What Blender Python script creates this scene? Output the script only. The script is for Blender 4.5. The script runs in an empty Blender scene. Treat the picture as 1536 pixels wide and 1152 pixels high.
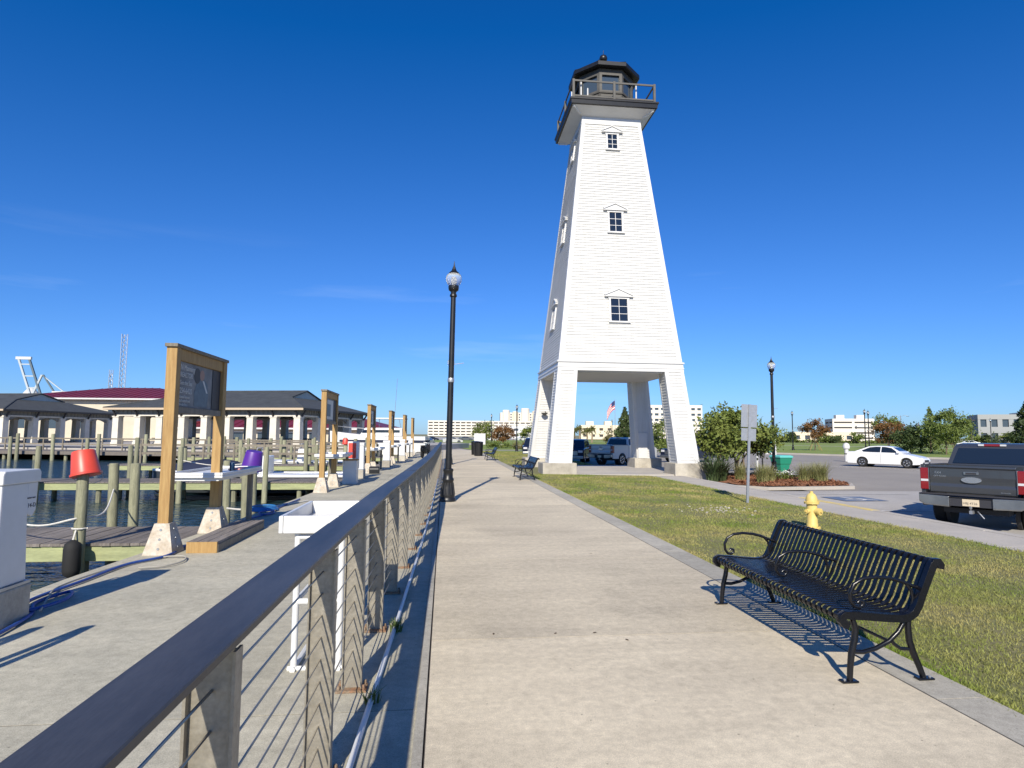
import bpy, bmesh, math, random
import numpy as np
from mathutils import Matrix, Vector
random.seed(7)
RNG = np.random.default_rng(11)
scene = bpy.context.scene
COL = scene.collection

# ---------------------------------------------------------------- camera, sky, sun, exposure
F_PX, EYE = 920.0, 1.6
pitch, yaw, roll = math.radians(4.72), math.radians(6.24), math.radians(0.45)
fw = Vector((math.sin(yaw)*math.cos(pitch), math.cos(yaw)*math.cos(pitch), math.sin(pitch)))
r0 = Vector((math.cos(yaw), -math.sin(yaw), 0)); u0 = r0.cross(fw)
cr = math.cos(roll)*r0 + math.sin(roll)*u0; cu = -math.sin(roll)*r0 + math.cos(roll)*u0
cam_data = bpy.data.cameras.new('camera'); cam = bpy.data.objects.new('camera', cam_data); COL.objects.link(cam)
cam_data.sensor_width = 36; cam_data.lens = 36*F_PX/1536; cam_data.clip_start = 0.05; cam_data.clip_end = 6000
m = Matrix((( cr.x, cu.x, -fw.x, 0), (cr.y, cu.y, -fw.y, 0), (cr.z, cu.z, -fw.z, EYE), (0, 0, 0, 1)))
cam.matrix_world = m; scene.camera = cam

SUN_EL = math.radians(34.0)
SH = Vector((0.212, 0.977, 0)).normalized()          # the way shadows fall on the ground
to_sun = Vector((-SH.x*math.cos(SUN_EL), -SH.y*math.cos(SUN_EL), math.sin(SUN_EL)))
world = bpy.data.worlds.new('World'); scene.world = world; world.use_nodes = True
wn = world.node_tree.nodes; wl = world.node_tree.links; wn.clear()
sky = wn.new('ShaderNodeTexSky'); sky.sky_type = 'NISHITA'; sky.sun_disc = False
sky.sun_elevation = SUN_EL; sky.sun_rotation = math.atan2(to_sun.x, to_sun.y)
sky.altitude = 0; sky.air_density = 1.0; sky.dust_density = 0.25; sky.ozone_density = 4.0
hs = wn.new('ShaderNodeMix'); hs.data_type = 'RGBA'; hs.blend_type = 'MULTIPLY'; hs.inputs[0].default_value = 1.0; hs.inputs[7].default_value = (.371, .545, .89, 1)
bg = wn.new('ShaderNodeBackground'); bg.inputs['Strength'].default_value = 0.12
wo = wn.new('ShaderNodeOutputWorld')
wl.new(sky.outputs[0], hs.inputs[6])
# faint cirrus wisps low over the horizon
wtc = wn.new('ShaderNodeTexCoord'); wmp = wn.new('ShaderNodeMapping'); wmp.inputs['Rotation'].default_value = (0, math.radians(14), 0); wmp.inputs['Scale'].default_value = (1.6, 1.6, 16); wmp.inputs['Location'].default_value = (3.7, 1.9, .6); wl.new(wtc.outputs['Generated'], wmp.inputs['Vector'])
wnz = wn.new('ShaderNodeTexNoise'); wnz.inputs['Scale'].default_value = 1.5; wnz.inputs['Detail'].default_value = 7; wnz.inputs['Roughness'].default_value = .55; wl.new(wmp.outputs[0], wnz.inputs['Vector'])
wrp = wn.new('ShaderNodeMapRange'); wrp.inputs[1].default_value = .60; wrp.inputs[2].default_value = .82; wrp.inputs[3].default_value = 0; wrp.inputs[4].default_value = .14; wl.new(wnz.outputs['Fac'], wrp.inputs[0])
wsx = wn.new('ShaderNodeSeparateXYZ'); wl.new(wtc.outputs['Generated'], wsx.inputs[0]); wel = wn.new('ShaderNodeMapRange'); wel.inputs[1].default_value = .30; wel.inputs[2].default_value = .17; wl.new(wsx.outputs['Z'], wel.inputs[0])
wml = wn.new('ShaderNodeMath'); wml.operation = 'MULTIPLY'; wl.new(wrp.outputs[0], wml.inputs[0]); wl.new(wel.outputs[0], wml.inputs[1])
wmx = wn.new('ShaderNodeMix'); wmx.data_type = 'RGBA'; wmx.inputs[7].default_value = (6.5, 7.4, 8.2, 1); wl.new(wml.outputs[0], wmx.inputs[0]); 
wsb = wn.new('ShaderNodeVectorMath'); wsb.operation = 'SUBTRACT'; wsb.inputs[1].default_value = (.285, .165, 0); wl.new(hs.outputs[2], wsb.inputs[0])
wmn = wn.new('ShaderNodeVectorMath'); wmn.operation = 'MAXIMUM'; wmn.inputs[1].default_value = (.02, .02, .02); wl.new(wsb.outputs[0], wmn.inputs[0])
wl.new(wmn.outputs[0], wmx.inputs[6]); wl.new(wmx.outputs[2], bg.inputs['Color']); wl.new(bg.outputs[0], wo.inputs['Surface'])
sd = bpy.data.lights.new('sun', 'SUN'); sd.energy = 4.8; sd.angle = math.radians(0.53); sd.color = (1.0, 0.925, 0.79)
sun = bpy.data.objects.new('sun', sd); COL.objects.link(sun)
sun.rotation_euler = to_sun.to_track_quat('Z', 'Y').to_euler(); sun.location = (-10, -30, 40)
scene.view_settings.view_transform = 'Standard'; scene.view_settings.look = 'None'
scene.view_settings.exposure = 0.38; scene.view_settings.gamma = 1.0
scene.render.resolution_x = 1024; scene.render.resolution_y = 768

# ---------------------------------------------------------------- helpers
class MB:
    def __init__(s): s.v = []; s.f = []
    def add(s, vs, fs):
        o = len(s.v); s.v += [tuple(p) for p in vs]; s.f += [tuple(i+o for i in q) for q in fs]; return s
    def box(s, c, d, rz=0.0, rx=0.0, ry=0.0):
        M = Matrix.Rotation(rz, 3, 'Z') @ Matrix.Rotation(ry, 3, 'Y') @ Matrix.Rotation(rx, 3, 'X')
        vs = [Vector(c) + M @ Vector((x*d[0]/2, y*d[1]/2, z*d[2]/2)) for x in (-1, 1) for y in (-1, 1) for z in (-1, 1)]
        return s.add(vs, [(0,1,3,2),(4,6,7,5),(0,4,5,1),(2,3,7,6),(0,2,6,4),(1,5,7,3)])
    def b2(s, a, b):
        return s.box([(a[i]+b[i])/2 for i in range(3)], [abs(b[i]-a[i]) for i in range(3)])
    def bar(s, a, b, w, h, up=(0,0,1)):
        a, b = Vector(a), Vector(b); d = (b-a).normalized(); u = Vector(up)
        if abs(d.dot(u)) > .98: u = Vector((1,0,0))
        x = d.cross(u).normalized(); u = x.cross(d)
        vs = [p + x*i*w/2 + u*j*h/2 for p in (a, b) for i, j in ((-1,-1),(1,-1),(1,1),(-1,1))]
        return s.add(vs, [(0,3,2,1),(4,5,6,7),(0,1,5,4),(1,2,6,5),(2,3,7,6),(3,0,4,7)])
    def tube(s, pts, r, n=8, cap=True, closed=False):
        pts = [Vector(p) for p in pts]; k = len(pts); rr = r if isinstance(r, (list, tuple)) else [r]*k
        prev = None; vs = []
        for i, p in enumerate(pts):
            if closed: t = pts[(i+1) % k]-pts[i-1]
            else: t = pts[min(i+1, k-1)]-pts[max(i-1, 0)]
            t = t.normalized() if t.length > 1e-9 else Vector((0,0,1))
            if prev is None:
                a = Vector((0,0,1)) if abs(t.z) < .9 else Vector((1,0,0))
                x = t.cross(a).normalized()
            else:
                x = (prev - t*prev.dot(t)).normalized()
            prev = x; y = t.cross(x)
            vs += [p + (x*math.cos(2*math.pi*j/n)+y*math.sin(2*math.pi*j/n))*rr[i] for j in range(n)]
        fs = []
        for i in range(k if closed else k-1):
            a, b = i*n, ((i+1) % k)*n
            fs += [(a+j, a+(j+1)%n, b+(j+1)%n, b+j) for j in range(n)]
        if cap and not closed: fs += [tuple(range(n-1, -1, -1)), tuple((k-1)*n+j for j in range(n))]
        return s.add(vs, fs)
    def lathe(s, prof, o=(0,0,0), n=16, axis='Z', rot=0.0):
        vs = []; o = Vector(o)
        for r, z in prof:
            for j in range(n):
                a = 2*math.pi*j/n+rot; c, q = r*math.cos(a), r*math.sin(a)
                vs.append(o + (Vector((c, q, z)) if axis == 'Z' else Vector((c, z, q)) if axis == 'Y' else Vector((z, c, q))))
        fs = []
        for i in range(len(prof)-1):
            for j in range(n): fs.append((i*n+j, i*n+(j+1)%n, (i+1)*n+(j+1)%n, (i+1)*n+j))
        fs += [tuple(range(n-1, -1, -1)), tuple((len(prof)-1)*n+j for j in range(n))]
        return s.add(vs, fs)
    def loft(s, secs, cap=True, closed=True):
        n = len(secs[0]); vs = [p for q in secs for p in q]; fs = []
        for i in range(len(secs)-1):
            for j in range(n if closed else n-1): fs.append((i*n+j, i*n+(j+1)%n, (i+1)*n+(j+1)%n, (i+1)*n+j))
        if cap: fs += [tuple(range(n-1, -1, -1)), tuple((len(secs)-1)*n+j for j in range(n))]
        return s.add(vs, fs)
    def poly(s, pts): return s.add(pts, [tuple(range(len(pts)))])
    def prism(s, pts, fn, a, b):
        """extrude 2D outline; fn(u, v, t) -> 3D"""
        return s.loft([[fn(u, v, a) for u, v in pts], [fn(u, v, b) for u, v in pts]])
    def mesh(s, name):
        me = bpy.data.meshes.new(name); me.from_pydata([tuple(p) for p in s.v], [], s.f); me.update()
        bm = bmesh.new(); bm.from_mesh(me); bmesh.ops.recalc_face_normals(bm, faces=bm.faces); bm.to_mesh(me); bm.free()
        return me
    def build(s, name, mat, parent=None, smooth=None, bevel=0.0):
        me = s.mesh(name); me.materials.append(mat)
        if smooth:
            me.shade_smooth(); me.set_sharp_from_angle(angle=math.radians(smooth))
        return put(name, me, parent, bevel)
def put(name, me, parent=None, bevel=0.0):
    o = bpy.data.objects.new(name, me); COL.objects.link(o)
    if parent is not None: o.parent = parent
    if bevel:
        b = o.modifiers.new('bevel', 'BEVEL'); b.width = bevel; b.segments = 2; b.limit_method = 'ANGLE'; b.angle_limit = math.radians(35)
        b.harden_normals = False
    return o
def thing(name, label, cat, loc=(0,0,0), rz=0.0, group=None):
    o = bpy.data.objects.new(name, None); COL.objects.link(o); o.location = loc; o.rotation_euler = (0, 0, rz)
    o.empty_display_size = .2
    return tag(o, label, cat, group)
def tag(o, label, cat, group=None):
    o['label'] = label; o['category'] = cat
    if group: o['group'] = group
    return o
def struct(o): o['kind'] = 'structure'; return o
def stuff(o): o['kind'] = 'stuff'; return o
def copy_tree(o, parent=None):
    c = o.copy(); COL.objects.link(c)
    if parent is not None: c.parent = parent
    for ch in list(o.children): copy_tree(ch, c)
    return c
def lerp(a, b, t): return a+(b-a)*t
def interp(x, pts):
    if x <= pts[0][0]: return pts[0][1]
    for (a, p), (b, q) in zip(pts, pts[1:]):
        if x <= b: return p+(q-p)*(x-a)/(b-a)
    return pts[-1][1]

# ---------------------------------------------------------------- materials
def mat(name, col, rough=.6, metal=0.0, col2=None, scale=4.0, amt=1.0, fine=None, bump=0.0, bscale=60.0, rnd=0.0,
        stretch=(1,1,1), spec=.5, coat=0.0, world_co=False, detail=6.0, cr0=.35, cr1=.68):
    """Principled surface: base colour mottled towards col2 by noise, a fine speckle, bump and a per-object brightness shift."""
    M = bpy.data.materials.new(name); M.use_nodes = True; nt = M.node_tree; N = nt.nodes; L = nt.links
    p = N['Principled BSDF']; p.inputs['Roughness'].default_value = rough; p.inputs['Metallic'].default_value = metal
    p.inputs['Specular IOR Level'].default_value = spec; p.inputs['Coat Weight'].default_value = coat
    p.inputs['Base Color'].default_value = (*col, 1)
    if world_co: geo = N.new('ShaderNodeNewGeometry'); src = geo.outputs['Position']
    else: tc = N.new('ShaderNodeTexCoord'); src = tc.outputs['Object']
    mp = N.new('ShaderNodeMapping'); mp.inputs['Scale'].default_value = stretch; L.new(src, mp.inputs['Vector']); vec = mp.outputs[0]
    out = None
    if col2 is not None:
        nz = N.new('ShaderNodeTexNoise'); nz.inputs['Scale'].default_value = scale; nz.inputs['Detail'].default_value = detail; nz.inputs['Roughness'].default_value = .62
        L.new(vec, nz.inputs['Vector'])
        rp = N.new('ShaderNodeValToRGB'); rp.color_ramp.elements[0].position = cr0; rp.color_ramp.elements[1].position = cr1
        rp.color_ramp.elements[0].color = (*col, 1)
        rp.color_ramp.elements[1].color = tuple(lerp(col[i], col2[i], amt) for i in range(3)) + (1,)
        L.new(nz.outputs['Fac'], rp.inputs[0]); out = rp.outputs[0]
    if fine:
        fs, fa = fine
        nf = N.new('ShaderNodeTexNoise'); nf.inputs['Scale'].default_value = fs; nf.inputs['Detail'].default_value = 3; L.new(vec, nf.inputs['Vector'])
        mr = N.new('ShaderNodeMapRange'); mr.inputs[1].default_value = .3; mr.inputs[2].default_value = .7; mr.inputs[3].default_value = 1-fa; mr.inputs[4].default_value = 1+fa
        L.new(nf.outputs['Fac'], mr.inputs[0])
        mx = N.new('ShaderNodeMix'); mx.data_type = 'RGBA'; mx.blend_type = 'MULTIPLY'; mx.inputs[0].default_value = 1
        if out: L.new(out, mx.inputs[6])
        else: mx.inputs[6].default_value = (*col, 1)
        L.new(mr.outputs[0], mx.inputs[7]); out = mx.outputs[2]
    if rnd:
        oi = N.new('ShaderNodeObjectInfo'); mr = N.new('ShaderNodeMapRange'); mr.inputs[3].default_value = 1-rnd; mr.inputs[4].default_value = 1+rnd
        L.new(oi.outputs['Random'], mr.inputs[0])
        mx = N.new('ShaderNodeMix'); mx.data_type = 'RGBA'; mx.blend_type = 'MULTIPLY'; mx.inputs[0].default_value = 1
        if out: L.new(out, mx.inputs[6])
        else: mx.inputs[6].default_value = (*col, 1)
        L.new(mr.outputs[0], mx.inputs[7]); out = mx.outputs[2]
    if out: L.new(out, p.inputs['Base Color'])
    if bump:
        nb = N.new('ShaderNodeTexNoise'); nb.inputs['Scale'].default_value = bscale; nb.inputs['Detail'].default_value = 5; L.new(vec, nb.inputs['Vector'])
        bp = N.new('ShaderNodeBump'); bp.inputs['Strength'].default_value = bump; bp.inputs['Distance'].default_value = .02
        L.new(nb.outputs['Fac'], bp.inputs['Height']); L.new(bp.outputs[0], p.inputs['Normal'])
    return M
def glassy(name, col, rough=.08, trans=.0, spec=.8):
    M = mat(name, col, rough, spec=spec); M.node_tree.nodes['Principled BSDF'].inputs['Transmission Weight'].default_value = trans
    return M
def concrete(name, c, c2, rough=.88, band=(.13,1.0,1), speck=.22, pit=.5):
    M = mat(name, c, rough, col2=c2, scale=.55, fine=(170,speck), bump=.22, bscale=240, rnd=.07, world_co=True, cr0=.40, cr1=.72, detail=9)
    nt = M.node_tree; N = nt.nodes; L = nt.links; p = N['Principled BSDF']; src = p.inputs['Base Color'].links[0].from_socket
    geo = N.new('ShaderNodeNewGeometry')
    def layer(src, fac_node_out, lo, hi, a, b):
        mr = N.new('ShaderNodeMapRange'); mr.inputs[1].default_value = a; mr.inputs[2].default_value = b; mr.inputs[3].default_value = lo; mr.inputs[4].default_value = hi; L.new(fac_node_out, mr.inputs[0])
        mx = N.new('ShaderNodeMix'); mx.data_type = 'RGBA'; mx.blend_type = 'MULTIPLY'; mx.inputs[0].default_value = 1; L.new(src, mx.inputs[6]); L.new(mr.outputs[0], mx.inputs[7]); return mx.outputs[2]
    def noise(sc, st, det=4, r=.6):
        mp = N.new('ShaderNodeMapping'); mp.inputs['Scale'].default_value = st; L.new(geo.outputs['Position'], mp.inputs['Vector'])
        n = N.new('ShaderNodeTexNoise'); n.inputs['Scale'].default_value = sc; n.inputs['Detail'].default_value = det; n.inputs['Roughness'].default_value = r; L.new(mp.outputs[0], n.inputs['Vector']); return n.outputs['Fac']
    src = layer(src, noise(2.6, band, 8, .7), .88, 1.08, .33, .68)          # broom and drag bands across the slab
    src = layer(src, noise(14, (1,1,1), 8, .75), .78, 1.16, .3, .7)       # mottling
    src = layer(src, noise(.8, (1,.7,1), 10, .72), 1.0, .72, .54, .74)   # dark damp and dirt stains
    v = N.new('ShaderNodeTexVoronoi'); v.inputs['Scale'].default_value = 9; L.new(geo.outputs['Position'], v.inputs['Vector'])
    src = layer(src, v.outputs['Distance'], pit, 1.0, .03, .075)        # gum spots and pits
    L.new(src, p.inputs['Base Color']); return M
m_walk = concrete('walk_concrete', (.61,.53,.385), (.48,.415,.305))
m_border = concrete('border_concrete', (.42,.39,.32), (.32,.30,.25), band=(1,1,1))
m_dock = concrete('dock_concrete', (.48,.445,.34), (.36,.34,.265), band=(.2,1,1))
m_side = mat('sidewalk_concrete', (.46,.42,.36), .9, col2=(.38,.35,.31), scale=.7, fine=(30,.08), bump=.2, rnd=.04, world_co=True)
m_block = mat('pedestal_concrete', (.50,.46,.38), .9, col2=(.30,.27,.22), scale=1.4, fine=(30,.1), bump=.3, bscale=40, world_co=True)
m_joint = mat('joint_soil', (.07,.06,.05), .95, fine=(30,.3))
m_lotc = mat('lot_concrete', (.42,.395,.36), .9, col2=(.33,.31,.29), scale=.35, fine=(20,.1), bump=.2, world_co=True)
m_asph = mat('asphalt', (.30,.272,.235), .92, col2=(.245,.222,.195), scale=.25, fine=(25,.15), bump=.3, world_co=True)
m_white = mat('tower_white_paint', (.575,.57,.545), .55, col2=(.47,.46,.42), scale=1.1, stretch=(5,5,.35), fine=(5,.05), bump=.10, bscale=9, cr0=.48, cr1=.9)
m_trim = mat('trim_white_paint', (.61,.605,.585), .45, col2=(.54,.53,.50), scale=1.5, cr0=.5, cr1=.85)
m_plastic = mat('white_plastic', (.66,.66,.65), .35, col2=(.6,.6,.58), scale=3)
m_black = mat('black_powder_coat', (.006,.0065,.009), .27, spec=.45, fine=(60,.2), bump=.05, bscale=150)
m_blackp = mat('black_paint', (.007,.007,.008), .4, col2=(.014,.014,.013), scale=5)
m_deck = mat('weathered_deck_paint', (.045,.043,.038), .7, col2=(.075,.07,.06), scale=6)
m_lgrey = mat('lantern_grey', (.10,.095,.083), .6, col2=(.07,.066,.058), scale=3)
m_glassd = glassy('dark_glass', (.012,.018,.028), .04)
m_glassl = glassy('lantern_glass', (.05,.07,.09), .03)
m_capm = mat('brushed_dark_steel', (.034,.035,.039), .46, .25, col2=(.075,.074,.078), scale=2.2, stretch=(3,.35,1), fine=(90,.12), bump=.03, bscale=200, world_co=True)
m_post = mat('galvanised_post', (.34,.31,.25), .5, .4, col2=(.22,.20,.16), scale=7, fine=(70,.12), bump=.08)
m_rust = mat('rusty_plate', (.26,.21,.15), .8, .2, col2=(.24,.115,.055), scale=14, fine=(60,.3), bump=.3)
m_steel = mat('stainless_cable', (.30,.28,.25), .35, .8)
m_galv = mat('galvanised_steel', (.45,.46,.47), .45, .7, col2=(.38,.39,.4), scale=8)
m_lumber = mat('treated_lumber', (.42,.27,.10), .7, col2=(.30,.17,.055), scale=5, stretch=(6,6,.5), fine=(40,.12), bump=.15, bscale=30)
m_lumberd = mat('grey_lumber', (.24,.21,.16), .8, col2=(.15,.13,.10), scale=5, stretch=(6,6,.7), fine=(40,.18), bump=.2, rnd=.15)
m_plank = mat('deck_plank', (.23,.20,.175), .85, col2=(.13,.115,.10), scale=4, stretch=(8,.8,1), fine=(40,.2), bump=.25, rnd=.2)
m_fascia = mat('green_treated_fascia', (.36,.385,.19), .8, col2=(.25,.27,.14), scale=2, stretch=(.6,4,4), fine=(20,.12), bump=.2)
m_pile = mat('weathered_piling', (.30,.295,.19), .85, col2=(.17,.17,.11), scale=4, stretch=(6,6,.6), fine=(35,.2), bump=.35, bscale=25, rnd=.18)
m_skirt = mat('chipped_white_skirt', (.55,.50,.42), .75, col2=(.38,.31,.22), scale=7, fine=(30,.12), bump=.1)
m_red = mat('red_bucket_plastic', (.68,.075,.045), .4, col2=(.58,.06,.04), scale=4)
m_purple = mat('purple_bucket_plastic', (.085,.02,.25), .42)
m_bluerope = mat('blue_hose', (.02,.07,.28), .5, fine=(60,.3))
m_whiterope = mat('white_rope', (.6,.58,.52), .8, fine=(80,.2))
m_yellow = mat('yellow_hydrant_paint', (.70,.53,.17), .5, col2=(.60,.44,.13), scale=6, bump=.1)
m_ykerb = mat('yellow_kerb_paint', (.66,.50,.15), .8, col2=(.5,.42,.25), scale=4)
m_wline = mat('road_paint_white', (.66,.65,.62), .8, col2=(.45,.44,.42), scale=3, world_co=True)
m_bline = mat('parking_paint_blue', (.08,.13,.24), .8, col2=(.16,.19,.25), scale=5)
m_green = mat('green_cart_plastic', (.015,.22,.13), .45)
m_teal = mat('teal_lid_plastic', (.12,.48,.43), .4)
m_redroof = mat('red_metal_roof', (.20,.022,.028), .45, .2, col2=(.16,.02,.025), scale=.3)
m_roof = mat('slate_shingle', (.060,.066,.068), .8, col2=(.042,.046,.048), scale=1.2, fine=(4,.15), bump=.2, bscale=6, world_co=True)
m_cream = mat('cream_stucco', (.60,.54,.42), .85, col2=(.54,.48,.37), scale=.5)
m_colm = mat('cream_column', (.66,.62,.53), .8, col2=(.56,.52,.44), scale=1.5)
m_batten = mat('grey_batten_siding', (.235,.225,.195), .8, col2=(.17,.165,.145), scale=2, stretch=(4,4,.4), rnd=.12)
m_fasciac = mat('tan_fascia', (.50,.40,.28), .8)
m_darkin = mat('dark_interior', (.03,.03,.03), .8)
m_bgwhite = mat('pale_facade', (.74,.69,.60), .85, col2=(.68,.63,.55), scale=.05, rnd=.03)
m_bgcream = mat('cream_facade', (.72,.63,.46), .85)
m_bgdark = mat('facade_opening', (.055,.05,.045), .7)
m_bgglass = glassy('facade_glass', (.05,.07,.09), .15)
m_tyre = mat('tyre_rubber', (.012,.012,.012), .8, bump=.1)
m_rim = mat('alloy_rim', (.55,.55,.56), .25, .8)
m_chrome = mat('chrome_bumper', (.42,.43,.42), .28, .85, col2=(.3,.31,.31), scale=3)
m_carwhite = mat('white_car_paint', (.78,.78,.76), .25, coat=.6)
m_carblk = mat('charcoal_car_paint', (.058,.063,.070), .3, .3, coat=.6)
m_carnavy = mat('navy_car_paint', (.012,.018,.045), .3, .2, coat=.7)
m_carsilver = mat('silver_car_paint', (.52,.52,.50), .3, .1, coat=.5)
m_cargrey = mat('grey_car_paint', (.12,.13,.14), .3, .3, coat=.5)
m_redlens = mat('red_lens', (.22,.012,.016), .2, coat=.5)
m_clearlens = mat('clear_lens', (.6,.6,.6), .15, coat=.5)
m_plate = mat('licence_plate', (.62,.52,.36), .5)
m_ink = mat('dark_print', (.03,.03,.035), .6)
m_board = mat('sign_print_ground', (.085,.09,.10), .55, col2=(.22,.22,.22), scale=2.2)
m_print = mat('sign_print_light', (.55,.55,.52), .6)
m_printb = mat('sign_print_blue', (.035,.075,.115), .5, col2=(.08,.13,.17), scale=8)
m_prints = mat('sign_print_skin', (.32,.19,.14), .6)
m_mulch = mat('pine_straw_mulch', (.27,.115,.055), .95, col2=(.17,.075,.038), scale=9, fine=(60,.35), bump=.8, bscale=50)
m_soil = mat('lawn_soil', (.19,.165,.075), .95, col2=(.125,.14,.04), scale=1.5, fine=(30,.35), bump=.6, bscale=40, world_co=True)
m_field = mat('field_grass', (.205,.265,.045), .95, col2=(.165,.215,.04), scale=.12, fine=(2.2,.18), bump=.4, bscale=8, world_co=True)
m_terr = mat('rough_ground', (.19,.20,.08), .95, col2=(.24,.21,.14), scale=.03, fine=(.6,.2), world_co=True)
m_navy = mat('navy_canvas', (.012,.018,.045), .75, bump=.2, bscale=10)
m_hull = mat('charcoal_hull', (.035,.04,.045), .3, coat=.4, col2=(.05,.055,.06), scale=2)
m_gel = mat('white_gelcoat', (.78,.78,.76), .3, coat=.3)
m_bark = mat('bark', (.16,.12,.085), .9, col2=(.09,.065,.045), scale=8, stretch=(4,4,1), bump=.5, bscale=25)
m_barkp = mat('pale_bark', (.30,.23,.16), .9, col2=(.2,.15,.1), scale=6, stretch=(4,4,1), bump=.3)
m_flagr = mat('flag_red', (.5,.03,.05), .8); m_flagw = mat('flag_white', (.75,.72,.7), .8); m_flagb = mat('flag_blue', (.02,.03,.12), .8)
m_crane = mat('crane_paint', (.42,.47,.50), .6); m_craned = mat('crane_dark', (.10,.14,.17), .6)
def leafmat(name, c1, c2, c3=None):
    M = mat(name, c1, .6, col2=c2, scale=1.4, fine=(9,.35), spec=.25)
    M.node_tree.nodes['Principled BSDF'].inputs['Subsurface Weight'].default_value = 0
    return M
m_leaf = leafmat('olive_leaves', (.075,.11,.020), (.19,.215,.05))
m_leafd = leafmat('dark_leaves', (.03,.052,.018), (.07,.095,.03))
m_leafb = leafmat('rust_leaves', (.12,.062,.022), (.20,.10,.035))
m_leafg = leafmat('green_leaves', (.075,.115,.024), (.165,.20,.05))
m_palm = leafmat('palm_fronds', (.09,.10,.025), (.17,.16,.05))
m_straw = leafmat('grass_tuft', (.16,.19,.06), (.32,.28,.13))
m_yucca = leafmat('yucca_leaves', (.03,.055,.02), (.075,.10,.04))
m_shrubt = leafmat('tan_shrub', (.17,.13,.06), (.13,.14,.05))
# grass blades: real colour patches of green and dry straw
m_grass = mat('lawn_blades', (.145,.205,.030), .75, col2=(.38,.315,.13), scale=.75, fine=(22,.34), spec=.2, world_co=True, detail=8, cr0=.38, cr1=.66)
# water
m_water = bpy.data.materials.new('harbour_water'); m_water.use_nodes = True
_n = m_water.node_tree.nodes; _l = m_water.node_tree.links; _p = _n['Principled BSDF']
_p.inputs['Base Color'].default_value = (.015,.038,.045,1); _p.inputs['Roughness'].default_value = .04; _p.inputs['Specular IOR Level'].default_value = .6
_g = _n.new('ShaderNodeNewGeometry'); _mp = _n.new('ShaderNodeMapping'); _mp.inputs['Scale'].default_value = (.55,1.3,1); _l.new(_g.outputs['Position'], _mp.inputs['Vector'])
_a = _n.new('ShaderNodeTexNoise'); _a.inputs['Scale'].default_value = 2.6; _a.inputs['Detail'].default_value = 4; _l.new(_mp.outputs[0], _a.inputs['Vector'])
_b = _n.new('ShaderNodeBump'); _b.inputs['Strength'].default_value = .9; _b.inputs['Distance'].default_value = .22
_l.new(_a.outputs['Fac'], _b.inputs['Height']); _l.new(_b.outputs[0], _p.inputs['Normal'])
# lamp globe: frosted prismatic glass
m_globe = bpy.data.materials.new('frosted_globe'); m_globe.use_nodes = True
_p = m_globe.node_tree.nodes['Principled BSDF']; _p.inputs['Base Color'].default_value = (.85,.86,.86,1); _p.inputs['Roughness'].default_value = .25
_p.inputs['Transmission Weight'].default_value = .75; _p.inputs['IOR'].default_value = 1.12

# ================================================================ SETTING
def sheet(name, pts, m_, z=None):
    return struct(MB().poly([(p[0], p[1], p[2] if len(p) > 2 else z) for p in pts]).build(name, m_))
sheet('water', [(-1200,-400),(60,-400),(60,400),(-1200,400)], m_water, -.80)
sheet('ground', [(-1.9,-300),(3000,-300),(3000,3500),(-1500,3500),(-1500,468),(-60,70.5),(-9,56.5),(-1.9,56)], m_terr, -.62)

# promenade of cast slabs
JY = [-1.15+3.05*k for k in range(-2, 22)]
walk = struct(MB().b2((-.075,-7,-.35), (3.36,63,-.001)).build('promenade', m_joint))
for a, b in zip(JY, JY[1:]):
    b = min(b, 62.9)
    MB().b2((-.07, a+.003, -.10), (3.025, b-.003, random.uniform(.0003,.002))).build('paving_slab', m_walk, walk)
by = -6.0
while by < 62:
    L_ = 2.4
    MB().b2((3.037, by+.004, -.10), (3.37, min(by+L_, 62.9)-.004, .001+random.uniform(0,.0015))).build('border_slab', m_border, walk)
    by += L_
# quay slab along the basin
def dock_edge(Y): return interp(Y, [(-10,-4.2),(7,-4.12),(9,-3.92),(17,-3.52),(26,-3.3),(33,-2.98),(47,-2.62),(60,-2.4)])
dock = struct(MB().loft([[(dock_edge(y), y, -.95), (-.10, y, -.95), (-.10, y, -.0212), (dock_edge(y), y, -.0212)] for y in (-8, 7, 9, 17, 26, 33, 47, 57)]).build('quay', m_joint))
DY = [-7.0+3.6*k for k in range(18)]
for a, b in zip(DY, DY[1:]):
    e0, e1 = dock_edge(a)-.03, dock_edge(b)-.03; z = -.02+random.uniform(0,.0012)
    sec = lambda y, e: [(e, y, -.62), (-2.03, y, -.62), (-2.03, y, z), (e, y, z)]
    MB().loft([sec(a+.004, e0), sec(b-.004, e1)]).build('quay_slab', m_dock, dock)
    MB().b2((-2.022, a+.004, -.06), (-.115, b-.004, z+.0005)).build('quay_slab', m_dock, dock)
# edge kerb strip of the promenade
MB().b2((-.135,-7,-.08), (-.082,62.9,-.004)).build('edge_strip', m_border, walk, bevel=.004)

# lawn strip between promenade and sidewalk
def lz(X): return interp(X, [(3.37,-.015),(8.7,-.10)])
lawn = struct(MB().loft([[(x, y, -.55) for y in (-8, 60)][::1] + [(x, 60, lz(x)-.012), (x, -8, lz(x)-.012)] for x in (3.372, 5, 7, 8.70)]).build('lawn', m_soil))
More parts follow.
